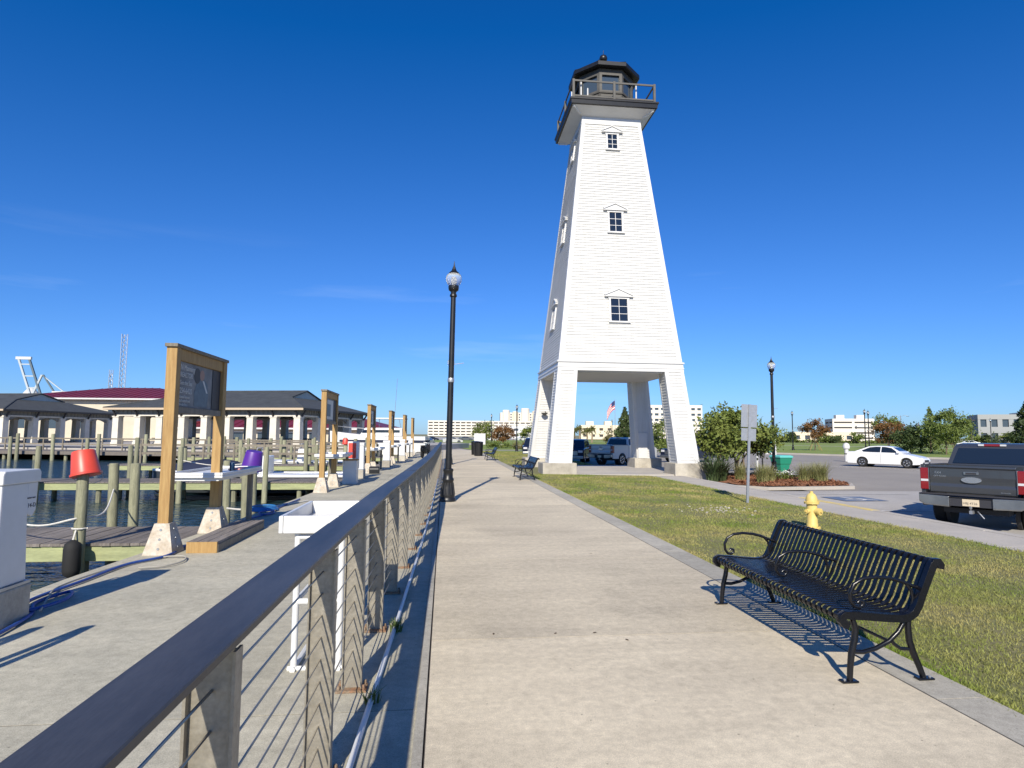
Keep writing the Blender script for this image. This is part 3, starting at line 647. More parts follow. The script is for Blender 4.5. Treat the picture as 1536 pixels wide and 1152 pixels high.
# ---- wooden sign frames with a cleaning table
def make_frame(label, first=False):
    r = thing('sign_frame', label, 'sign', (0,0,0), 0, 'timber sign frames along the quay')
    for y in (0, 1.82):
        p = MB().b2((-.07,y-.07,.0),(.07,y+.07,2.78)).build('post', m_lumber, r, bevel=.006)
        sk = MB()
        sk.loft([[(-w,y-w2,z),(w,y-w2,z),(w,y+w2,z),(-w,y+w2,z)] for z,w,w2 in [(0,.19,.19),(.40,.095,.095)]])
        sk.build('post_skirt', m_skirt, p)
        bl = MB()
        for z in (.08,.2,.32):
            w = lerp(.19,.095,z/.4); bl.lathe([(.016,-w-.008),(.016,-w+.002)], (0,y,z), 8, 'Y'); bl.lathe([(.016,w-.002),(.016,w+.008)], (0,y,z), 8, 'X')
        bl.build('bolt', m_galv, p)
    MB().b2((-.085,-.10,2.782),(.085,1.92,2.83)).build('top_board', m_lumberd, r, bevel=.004)
    MB().b2((-.045,.072,2.62),(.045,1.748,2.78)).build('header', m_lumber, r, bevel=.004)
    MB().b2((-.045,.072,1.88),(.045,1.748,1.97)).build('sill_rail', m_lumberd, r, bevel=.004)
    bd_ = MB().b2((-.012,.085,1.975),(.012,1.735,2.615)).build('panel', m_board, r)
    MB().b2((.0122,1.40,1.98),(.020,1.73,2.61)).build('dark_print', m_ink, bd_)
    if first:
        # print on the face towards the promenade (+x); text runs away from the viewer
        def T(y, z): return Matrix(((0,0,1,.014),(1,0,0,y),(0,1,0,z),(0,0,0,1)))
        fig = MB(); fig.prism([(.72,2.0),(1.22,2.0),(1.25,2.2),(1.20,2.36),(1.08,2.42),(.90,2.42),(.78,2.33),(.70,2.2)], lambda u,v,t: (t,u,v), .0121, .0150)
        fig.build('print_shirt', m_printb, bd_)
        MB().prism([(.98+.09*math.cos(a*.5236), 2.48+.085*math.sin(a*.5236)) for a in range(12)], lambda u,v,t: (t,u,v), .0151, .0165).build('print_face', m_prints, bd_)
        MB().prism([(.80+.12*math.cos(a*.5236), 2.46+.12*math.sin(a*.5236)) for a in range(12)], lambda u,v,t: (t,u,v), .0151, .0162).build('print_dark_disc', m_ink, bd_)  # dark round shape printed beside the face
        MB().prism([(1.0,2.40),(1.06,2.40),(1.22,2.22),(1.16,2.22)], lambda u,v,t: (t,u,v), .0151, .0168).build('print_strap', m_print, bd_)
        for tx, sz, y, z in [('N Manning',.115,.20,2.50),('REALTOR',.10,.20,2.40),('See the Sea',.09,.20,2.29),('254-6420',.11,.20,2.17),('coastal homes',.06,.20,2.10),('and waterfront',.06,.20,2.045),('for sale here',.055,.20,1.99)]:
            lettering(tx, sz, m_print, bd_, T(y, z))
    else:
        MB().prism([(.15,2.02),(1.3,2.02),(1.3,2.57),(.15,2.57)], lambda u,v,t: (t,u,v), .0121, .015).build('print', m_print, bd_)
        MB().prism([(.25,2.1),(.9,2.1),(.9,2.45),(.25,2.45)], lambda u,v,t: (t,u,v), .0151, .017).build('print_block', m_printb, bd_)
    return r
def make_table(label):
    r = thing('cleaning_table', label, 'table', (0,0,0), 0, 'white fish cleaning tables on the quay')
    tp = MB(); tp.b2((-.43,-.75,.93),(.38,1.28,.965))
    tp.b2((-.43,-.75,.966),(-.40,1.28,1.01)); tp.b2((.35,-.75,.966),(.38,1.28,1.01)); tp.b2((-.399,-.75,.966),(.349,-.72,1.01)); tp.b2((-.399,1.25,.966),(.349,1.28,1.01))
    tp.build('table_top', m_plastic, r, bevel=.008)
    MB().b2((-.36,-.70,.885),(.31,1.22,.929)).build('apron', m_plastic, r)
    for x,y in ((.22,1.15),(-.3,1.15)): MB().b2((x-.04,y-.04,0),(x+.04,y+.04,.884)).build('leg', m_lumberd, r)
    return r
def place_frame(x, y, first, l1, l2):
    f = make_frame(l1, first) if first else copy_tree(FR2); f.location = (x,y,-.018); f['label'] = l1
    return f
FR1 = place_frame(-3.72,8.85,True,'large yellow timber sign frame with portrait print, first along the quay','')
FR2 = make_frame('timber sign frame'); FR2.location = (-3.33,17.5,-.018); FR2['label'] = 'timber sign frame with pale poster, second along the quay'
for x,y,l in [(-3.1,25.9,'timber sign frame third along the quay, past the red and white cabinet'),(-2.82,32.6,'far timber sign frame fourth along the quay'),(-2.55,39.5,'far timber sign frame fifth along the quay'),(-2.42,46.8,'farthest timber sign frame at the end of the quay')]:
    place_frame(x,y,False,l,'')
CT = make_table('white cleaning table across the first timber sign frame, with pink board on it'); CT.location = (-3.70,10.52,-.02)
def tables(x,y,l): c = copy_tree(CT); c.location = (x,y,-.02); c['label'] = l; return c
# the table wraps the far post of each frame
tables(-3.32,19.2,'white cleaning table by the second timber sign frame, beside the red and white cabinet')
tables(-3.08,27.6,'white cleaning table by the third timber sign frame'); tables(-2.8,34.3,'white cleaning table by the fourth timber sign frame'); tables(-2.53,41.2,'white cleaning table by the fifth timber sign frame')
tag(MB().b2((-.16,-.3,0),(.16,.32,.03)).build('cutting_board', mat('pink_board', (.68,.28,.22), .5), bevel=.01), 'pink cutting board lying on the first white cleaning table', 'board').location = (-3.52,11.38,.952)
cup = thing('drink_can', 'small dark blue can on the first white cleaning table', 'can', (-3.58,10.98,.95))
MB().lathe([(.038,0),(.042,.01),(.042,.13),(.036,.14)], n=14).build('body', mat('blue_can', (.02,.05,.10), .3, .5), cup, smooth=40)
MB().lathe([(.037,.1405),(.03,.145)], n=14).build('lid', m_galv, cup)
# low timber step
st = thing('dock_step', 'low dark timber step on the quay between the sign posts', 'step', (0,0,0))
for i in range(3): MB().b2((-3.42+i*.135,8.82,.09),(-3.42+i*.135+.128,10.95,.128)).build('plank', m_plank, st, bevel=.004)
MB().b2((-3.415,8.80,-.018),(-3.02,8.819,.127)).build('end_board', m_lumber, st); MB().b2((-3.415,10.951,-.018),(-3.02,10.97,.127)).build('end_board', m_lumber, st)
MB().b2((-3.42,8.82,-.018),(-3.38,10.95,.089)).build('side_board', m_lumberd, st); MB().b2((-3.055,8.82,-.018),(-3.012,10.95,.089)).build('side_board', m_lumberd, st)

# ---- power pedestals
def make_pedestal(label):
    r = thing('power_pedestal', label, 'power pedestal', (0,0,0), 0, 'white power pedestals on the quay')
    MB().b2((-.19,-.23,0),(.19,.23,.31)).build('concrete_base', m_block, r, bevel=.015)
    MB().b2((-.185,-.22,.311),(.185,.22,.335)).build('base_plate', m_galv, r)
    MB().loft([[(-w,-d,z),(w,-d,z),(w,d,z),(-w,d,z)] for z,w,d in [(.336,.165,.19),(1.17,.15,.16)]]).build('housing', m_plastic, r, bevel=.012)
    hd = MB(); hd.prism([(-.18,1.171),(.30,1.171),(.30,1.26),(.28,1.285),(-.16,1.285),(-.18,1.26)], lambda u,v,t: (t,u,v), -.168, .168); hd.build('hood', m_plastic, r, bevel=.01)
    hb = MB(); hb.prism([(.162,.90),(.24,.87),(.285,.93),(.295,1.17),(.155,1.17)], lambda u,v,t: (t,u,v), -.15, .15); hb.build('outlet_box', m_plastic, r, bevel=.01)
    return r
PD = make_pedestal('white power pedestal on concrete base with blue hose coiled beside it'); PD.location = (-3.74,5.66,-.02)
def T2(x, y, z): return Matrix(((0,0,1,x),(1,0,0,y),(0,1,0,z),(0,0,0,1)))
lettering('14-D', .052, m_ink, PD, T2(.1515,.165,.955), ext=.001); lettering('SERVICE ONLY', .017, m_ink, PD, T2(.1515,.155,1.03), ext=.001)
for x,y,l in [(-3.05,23.0,'white power pedestal behind the red and white cabinet on the quay'),(-2.78,30.6,'white power pedestal between the third and fourth sign frames'),(-2.5,37.6,'white power pedestal between the fourth and fifth sign frames'),(-2.4,44.6,'white power pedestal between the fifth and last sign frames')]:
    c = copy_tree(PD); c.location = (x,y,-.02); c['label'] = l
cb_ = thing('extinguisher_cabinet', 'white cabinet with red door on the quay by second cleaning table', 'cabinet', (-3.02,21.2,-.02))
MB().b2((-.14,-.10,0),(.14,.10,.45)).build('stand', m_block, cb_, bevel=.01); MB().b2((-.18,-.14,.451),(.18,.14,1.35)).build('housing', m_plastic, cb_, bevel=.01)
MB().b2((-.15,-.155,.80),(.10,-.1405,1.30)).build('door', m_red, cb_, bevel=.004)
bx_ = thing('dock_box', 'white storage box with timber lid under second cleaning table', 'box', (-3.0,20.5,-.02))
MB().b2((-.22,-.2,0),(.22,.2,.75)).build('body', m_plastic, bx_, bevel=.015); MB().b2((-.235,-.215,.751),(.235,.215,.79)).build('lid', m_lumber, bx_)

# ---- white tub table by the railing
tb = thing('utility_tub', 'white plastic utility tub on tubular stand just behind the railing', 'tub', (-.80,4.42,-.02))
tm = MB()
X0, X1, Y0, Y1, ZT, ZB = -.32, .17, 0.0, .98, 1.05, .93
tm.b2((X0,Y0,ZB),(X0+.03,Y1,ZT)); tm.b2((X1-.03,Y0,ZB),(X1,Y1,ZT)); tm.b2((X0+.031,Y0,ZB),(X1-.031,Y0+.03,ZT)); tm.b2((X0+.031,Y1-.03,ZB),(X1-.031,Y1,ZT))
tm.b2((X0+.031,Y0+.031,ZB),(X1-.031,Y1-.031,ZB+.02))
tm.build('tub', m_plastic, tb, bevel=.008)
MB().b2((X0+.05,.30,.952),(X0+.12,.42,1.0)).build('drain_fitting', m_lgrey, tb)
sg = MB()
for x in (-.2,.1):
    sg.tube([(x,.06,.0),(x,.06,.93)], .022, 10); sg.tube([(x,.90,.0),(x,.90,.93)], .022, 10)
for z in (.90,.46): 
    for y in (.06,.90): sg.tube([(-.2,y,z),(.1,y,z)], .020, 8)
for x in (-.2,.1): sg.tube([(x,.02,.015),(x,.94,.015)], .02, 8); sg.tube([(x,.06,.46),(x,.90,.46)], .02, 8)
sg.tube([(-.24,.06,.012),(.14,.06,.012)], .018, 8); sg.tube([(-.24,.90,.012),(.14,.90,.012)], .018, 8)
sg.tube([(.1,.06,.42),(.09,.06,.25),(.03,.06,.1),(-.05,.06,.03)], .018, 8)
sg.build('stand', m_plastic, tb, smooth=40)

# ---- finger piers
def pier(y0, y1, xend, label, planks):
    xs = dock_edge(y0)-.04
    r = thing('finger_pier', label, 'pier', (0,0,0), 0, 'timber finger piers')
    w = .142
    if planks:
        x = xs
        while x > xend:
            MB().b2((x-w+.006,y0-.02+random.uniform(-.008,.008),-.14),(x,y1+.02,-.10+random.uniform(-.004,.004))).build('plank', m_plank, r); x -= w
    else:
        d = MB(); x = xs
        while x > xend: d.b2((x-w+.008,y0-.02,-.14),(x,y1+.02,-.10+random.uniform(-.004,.004))); x -= w
        stuff(d.build('deck_boards', m_plank, r))
    for y in (y0+.01, y1-.06): MB().b2((xend,y,-.37),(xs-.02,y+.05,-.142)).build('fascia', m_fascia, r, bevel=.004)
    x = xs-1.6
    while x > xend:
        for y in (y0+.16, y1-.16): MB().lathe([(.085,-1.2),(.085,-.145)], (x,y,0), 8).build('support_pile', m_pile, r)
        MB().b2((x-.05,y0+.06,-.36),(x+.05,y1-.07,-.15)).build('joist', m_lumberd, r); x -= 2.2
    return r
pier(10.15,11.85,-13.0,'timber finger pier with grey planks nearest the first sign frame', True)
pier(22.3,24.0,-16.0,'timber finger pier with pale green fascia in front of the dark hull', False)
pier(33.6,35.2,-17.0,'third timber finger pier, beyond the moored dark boat', False)
pier(45.0,46.6,-18.0,'fourth timber finger pier, farthest towards the pavilion', False)
def pile(x, y, top, r=.085, label='grey weathered timber piling beside a finger pier', grp='timber mooring pilings'):
    k = MB(); lx, ly = random.uniform(-.02,.02), random.uniform(-.02,.02)
    k.lathe([(r*1.08,-1.3),(r,-.2),(r*.97,top-.03),(r*.85,top)], n=10)
    o = k.build('mooring_piling', m_pile, smooth=40); o.location = (x,y,0); o.rotation_euler = (lx,ly,random.uniform(0,6))
    tag(o, label, 'piling', grp); return o
GP = 'grey weathered timber mooring piling standing in the basin'
pile(-5.42,10.02,1.02,.082,'timber piling with an upturned red bucket on top')
pile(-5.98,12.05,1.02,.085,'grey timber piling at the back edge of first pier, paired with another'); pile(-5.62,12.05,1.02,.085,'grey timber piling at the back edge of first pier, paired with another')
pile(-3.98,13.1,.86,.085,'timber piling with an upturned purple bucket at the quay edge'); pile(-4.75,14.3,.98,.08,'grey piling in the water just past the purple bucket')
pile(-9.3,12.1,1.0,.085,'grey piling at the outer end of first pier holding a white line')
for x,y,t in [(-4.7,16.0,1.0),(-8.9,22.1,1.1),(-6.1,22.1,1.0),(-4.3,24.2,1.0),(-7.5,24.2,1.05),(-11.5,24.2,1.1),(-13.4,22.1,1.1),(-4.1,28.5,.95),(-7.2,33.4,1.2),(-5.2,33.4,1.1),(-10.5,33.4,1.2),(-13.8,33.4,1.2),(-15.6,33.4,1.3),(-6.0,35.4,1.1),(-8.8,35.4,1.2),(-12.3,35.4,1.2),(-5.0,44.8,1.2),(-7.0,44.8,1.3),(-9.2,44.8,1.2),(-11.4,44.8,1.3),(-13.6,44.8,1.2),(-16.2,44.8,1.3),(-5.5,46.8,1.2),(-8.0,46.8,1.3),(-12.6,46.8,1.2)]:
    nm = 'first' if y < 20 else 'second' if y < 30 else 'third' if y < 40 else 'fourth'
    fb = {22.1:'along the front edge of the second finger pier',24.2:'along the back edge of the second finger pier',33.4:'along the front edge of the third finger pier',35.4:'along the back edge of the third finger pier',44.8:'along the front edge of the fourth finger pier',46.8:'along the back edge of the fourth finger pier',16.0:'in the water between first and second sign frames',28.5:'in the water off the third sign frame'}[y]
    pile(x,y,t,.11 if y > 30 else .09,'grey weathered timber piling '+fb)
for a_ in range(-2, 34, 3):
    x,y_,_ = uv(a_*1.35+random.uniform(-.5,.5), -7.6); pile(x,y_,1.25+random.uniform(-.1,.15),.14,'weathered piling along the front edge of the far boardwalk')
for a_ in range(0, 30, 4):
    x,y_,_ = uv(a_*1.5+random.uniform(-.5,.5)+8, -15); pile(x,y_,1.1+random.uniform(-.1,.2),.12,'weathered piling standing free in the water before the far boardwalk')
for k in range(26):
    y_ = (33.4,35.4,44.8,46.8)[k%4]; x = -4.6-RNG.uniform(0,13)
    pile(x, y_+RNG.uniform(-.08,.08), RNG.uniform(.7,1.35), .10, 'grey weathered timber piling '+{33.4:'along the front edge of the third finger pier',35.4:'along the back edge of the third finger pier',44.8:'along the front edge of the fourth finger pier',46.8:'along the back edge of the fourth finger pier'}[y_])
# timber handrails on the far finger piers
for y_, l in ((35.15,'grey timber handrail on the third finger pier'),(46.55,'grey timber handrail on the fourth finger pier')):
    hr = thing('pier_handrail', l, 'railing', (0,0,0))
    for k in range(8): MB().b2((-5-k*1.6-.045,y_-.045,-.10),(-5-k*1.6+.045,y_+.045,.95)).build('post', m_lumberd, hr)
    for z in (.45,.9): MB().bar((-4.9,y_,z),(-16.3,y_,z),.04,.12).build('rail', m_lumberd, hr)
# ---- buckets
def bucket(name, m_, x, y, z, s, tilt, label):
    r = thing(name, label, 'bucket', (x,y,z)); r.rotation_euler = tilt; r.scale = (s,s,s)
    MB().lathe([(.165,0),(.172,.004),(.172,.03),(.160,.034),(.128,.30),(.122,.31),(.02,.312)], n=28).build('shell', m_, r, smooth=35)
    MB().tube([(.172*math.cos(a),.172*math.sin(a)*1.0,.015-.10*math.sin(a)) for a in [k*math.pi/10 for k in range(11)]], .004, 6).build('handle', m_galv, r)
    return r
bucket('bucket', m_red, -5.38,10.02,.93, 1.22,(math.radians(-6),math.radians(-13),0),'red plastic bucket turned upside down on a piling')
bucket('bucket', m_purple, -3.90,13.1,.84, 1.25,(math.radians(5),math.radians(10),0),'purple plastic bucket turned upside down on a piling')
bucket('bucket', m_red, -5.2,33.4,1.02,1.0,(0,0,0),'tiny red bucket on a distant piling')
# ---- ropes, hose, fender
def curve(pts, n=8):
    out = []; P = [Vector(p) for p in pts]
    for i in range(len(P)-1):
        p0, p1, p2, p3 = P[max(i-1,0)], P[i], P[i+1], P[min(i+2,len(P)-1)]
        for k in range(n):
            t = k/n; out.append(.5*((2*p1)+(p2-p0)*t+(2*p0-5*p1+4*p2-p3)*t*t+(3*p1-p0-3*p2+p3)*t**3))
    return out+[P[-1]]
hose = curve([(-3.46,5.35,.005),(-3.55,5.9,.005),(-3.75,6.3,.005),(-3.68,6.7,.01),(-3.5,6.3,.03),(-3.62,5.95,.03),(-3.85,6.4,.01),(-3.82,7.2,.005),(-3.78,8.0,.005),(-3.55,8.5,.005),(-3.58,9.2,.005),(-3.60,10.3,.005),(-3.62,11.4,.005),(-3.5,12.3,.01),(-3.35,12.8,.01),(-3.5,13.2,.02),(-3.6,12.7,.03),(-3.4,12.5,.03),(-3.5,13.8,.005),(-3.45,15.5,.005)])
tag(MB().tube(hose, .016, 8).build('water_hose', m_bluerope, smooth=50), 'blue hose trailing along the quay edge past the sign frame', 'hose')
h2 = curve([(-3.5,5.95,.03),(-3.7,6.4,.035),(-3.9,6.9,.01),(-3.88,7.6,.005),(-3.72,8.3,.005),(-3.35,8.5,.005),(-3.2,8.2,.004),(-3.3,7.9,.004),(-3.55,7.8,.005)])
tag(MB().tube(h2, .010, 6).build('mooring_line', mat('grey_rope', (.35,.33,.28), .8), smooth=50), 'thin grey mooring line looped on the quay by the blue hose', 'rope')
coil = []
for k in range(90):
    a = k*.35; rr = .28-.0006*k; coil.append((-3.70+rr*math.cos(a), 13.35+rr*1.3*math.sin(a), .012+.0008*k))
tag(MB().tube(coil, .016, 6).build('coiled_hose', mat('light_blue_hose', (.03,.17,.42), .5), smooth=50), 'bright blue coiled hose on the quay past the wooden step', 'hose')
tag(MB().tube(curve([(-9.3,12.1,.62),(-7.6,11.0,.30),(-6.2,10.2,.17),(-5.45,9.92,.30),(-5.5,10.8,.28),(-5.95,11.98,.55)]), .014, 6).build('mooring_line', m_whiterope, smooth=50), 'white mooring line sagging to the piling with red bucket', 'rope')
tag(MB().tube(curve([(-6.3,22.1,.6),(-8.0,22.6,.45),(-10.0,23.2,.75)]), .016, 6).build('mooring_line', m_whiterope, smooth=50), 'white mooring line from piling to the dark boat', 'rope')
tag(MB().tube(curve([(-4.6,13.9,-.02),(-4.1,13.5,.0),(-3.7,14.0,.0),(-3.2,15.2,.0)]), .02, 6).build('mooring_line', m_whiterope, smooth=50), 'white rope lying at the foot of the piling with purple bucket', 'rope')
fd = thing('boat_fender', 'black rubber fender hung on the red bucket piling', 'fender', (-5.42,9.86,-.55))
MB().lathe([(.03,0),(.10,.05),(.115,.12),(.115,.42),(.10,.50),(.03,.55)], n=14).build('body', m_tyre, fd, smooth=50)
MB().tube([(0,0,.55),(0,.06,.68)], .012, 6).build('cord', m_whiterope, fd); MB().tube([(.1*math.cos(k*.5),.16+.1*math.sin(k*.5),.7) for k in range(13)], .012, 6).build('hitch', m_whiterope, fd)
lf = thing('life_vest', 'mustard cloth hung beside the white power pedestal', 'cloth', (-3.88,6.15,0))
MB().loft([[(-.01,0,.86),(.01,0,.86),(.01,.02,.86)],[(-.05,-.05,.68),(.06,0,.66),(.0,.09,.68)],[(-.07,-.05,.5),(.07,0,.48),(.0,.12,.52)],[(-.02,-.02,.46),(.03,0,.45),(.0,.05,.46)]]).build('cloth', mat('mustard_cloth', (.42,.27,.03), .85), lf, smooth=60)
MB().tube(curve([(-.03,0,.5),(-.04,.02,.3),(.05,.05,.05),(.1,.1,.0)]), .012, 6).build('strap', mat('mustard_strap', (.45,.33,.08), .8), lf)
MB().tube(curve([(.03,0,.5),(.05,.02,.25),(.06,.05,.05)]), .012, 6).build('strap', mat('dark_strap', (.12,.10,.06), .8), lf)
MB().tube(curve([(0,0,.86),(.05,-.1,.9),(.1,-.2,.88)]), .008, 6).build('hook_cord', m_galv, lf)
ld = thing('shadow_caster_rails', 'dock ladder handrails at the quay edge behind the power pedestal', 'ladder', (-3.45,4.0,-.02))  # off-frame rails of guessed shape, added to throw two shadows across the quay
for x in (-.2,.2): MB().tube([(x,-.35,-.0),(x,-.3,.9),(x,-.2,1.05),(x,.0,1.1),(x,.12,1.0),(x,.15,0)], .035, 8).build('handrail', m_galv, ld, smooth=50)
MB().tube([(-.2,-.33,.45),(.2,-.33,.45)], .02, 8).build('caster_crossbar', m_galv, ld)
# ---- boats
def hull(L, B, D, zs=0.0, rake=.5):
    secs = []; N = 11
    for i in range(N):
        t = i/(N-1); x = -L/2+L*t; w = B/2*(1-max(0,(t-.45)/.55)**2.2)*(.92+.08*min(1,t*3)); w = max(w,.02); sh = D*(1+.28*max(0,t-.4)**1.5*2); k = -.32*D*(1-max(0,(t-.75)/.25)**2)
        xk = x - rake*max(0,t-.7)*1.2
        secs.append([(xk,0,k),(lerp(xk,x,.5),w*.80,.10*D),(x,w,sh),(x,w-.06 if w>.1 else w*.5,sh),(x,-(w-.06) if w>.1 else -w*.5,sh),(x,-w,sh),(lerp(xk,x,.5),-w*.80,.10*D)])
    return secs
def gunw(secs, t=.03):
    m_ = MB()
    for a,b in ((2,3),(5,4)):
        L_ = [Vector(s[a]) for s in secs]; m_.tube(L_, .05, 6)
    return m_
def boat(name, label, loc, rz, L, B, D, hm, console=True, canvas=None):
    r = thing(name, label, 'boat', loc, rz); sc = hull(L,B,D)
    MB().loft(sc).build('hull', hm, r, smooth=40); gunw(sc).build('gunwale', m_gel, r, smooth=50)
    dk_ = MB(); dk_.poly([Vector(s[3])+Vector((0,0,.012)) for s in sc]+[Vector(s[4])+Vector((0,0,.012)) for s in reversed(sc)]); dk_.build('deck', m_gel, r)
    ob = MB(); ob.loft([[(-L/2-.5+dx,-w,z),(-L/2-.1+dx,-w,z),(-L/2-.1+dx,w,z),(-L/2-.5+dx,w,z)] for z,w,dx in [(-.5,.05,.1),(.2,.07,.05),(.55,.16,0),(.95,.17,0),(1.05,.1,0)]]); ob.build('outboard', m_blackp, r, bevel=.03)
    if console:
        MB().loft([[(-.35,-.4,z),(.35*k,-.4*k,z),(.35*k,.4*k,z),(-.35,.4,z)] for z,k in [(D+.02,1),(D+.75,.8)]]).build('console', m_gel, r, bevel=.03)
        MB().tube([(.2,-.35,D+.76),(.1,-.35,D+1.05),(.1,.35,D+1.05),(.2,.35,D+.76)], .018, 6).build('windscreen_frame', m_galv, r)
        MB().poly([(.22,-.33,D+.76),(.12,-.33,D+1.02),(.12,.33,D+1.02),(.22,.33,D+.76)]).build('windscreen', m_glassd, r)
    if canvas:
        c0, c1 = canvas; N = 7; sec = []
        for i in range(N):
            t = i/(N-1); x = lerp(c0,c1,t); w = B/2*.95*(1-max(0,((x+L/2)/L-.45)/.55)**2.2); w = max(w,.05); hgt = D+.12+.45*math.sin(math.pi*min(1,t*.9+.1))*(1-.5*t)
            sec.append([(x,-w,D+.03),(x,-w*.5,hgt*.9+.1),(x,0,hgt+.15),(x,w*.5,hgt*.9+.1),(x,w,D+.03)])
        MB().loft(sec).build('canvas_cover', m_navy, r, smooth=60)
    return r
boat('motor_boat', 'dark hulled motor boat moored behind the second finger pier', (-7.2,25.6,-.78), math.pi, 8.2, 2.3, .72, m_hull, True, (.6,3.9))
boat('motor_boat', 'white skiff moored behind the third finger pier', (-8.0,36.6,-.75), math.pi+.1, 6.5, 2.0, .7, m_gel, True)
# cabin cruiser
cz = thing('cabin_cruiser', 'large white cabin cruiser moored past the quay end', 'boat', (-6.3,60.5,-.55), math.radians(172))
sc = hull(9.5,3.1,1.9); MB().loft(sc).build('hull', m_gel, cz, smooth=40)
MB().loft([[(x,-w,1.35),(x,w,1.35),(x,w*1.01,1.55),(x,-w*1.01,1.55)] for x,w in [(-4.75,1.45),(0,1.56),(2.0,1.45),(3.5,1.0)]]).build('hull_stripe', m_navy, cz)
MB().loft([[(-2.5,-1.2,z),(1.6*k,-1.1*k,z),(1.6*k,1.1*k,z),(-2.5,1.2,z)] for z,k in [(1.95,1.0),(2.7,.7)]]).build('cabin', m_gel, cz, bevel=.05)
MB().loft([[(-2.3,-1.215,z),(1.35*k,-1.13*k,z),(1.35*k,1.13*k,z),(-2.3,1.215,z)] for z,k in [(2.25,1.0),(2.5,.88)]]).build('cabin_window', m_glassd, cz)
MB().loft([[(-2.6,-1.1,z),(.3,-1.0,z),(.3,1.0,z),(-2.6,1.1,z)] for z in (3.55,3.65)]).build('hardtop', m_gel, cz, bevel=.03)
for x,y in ((-2.4,-1.0),(-2.4,1.0),(.2,-.9),(.2,.9)): MB().tube([(x,y,2.5),(x*.9,y*.95,3.55)], .03, 6).build('hardtop_leg', m_galv, cz)
MB().tube([(-1.5,0,3.65),(-1.7,0,7.5)], .02, 6).build('antenna', m_galv, cz)
MB().tube([(4.6,0,2.9),(3.0,1.2,2.75),(1.0,1.5,2.6)], .02, 6).build('bow_rail', m_galv, cz); MB().tube([(4.6,0,2.9),(3.0,-1.2,2.75),(1.0,-1.5,2.6)], .02, 6).build('bow_rail', m_galv, cz)

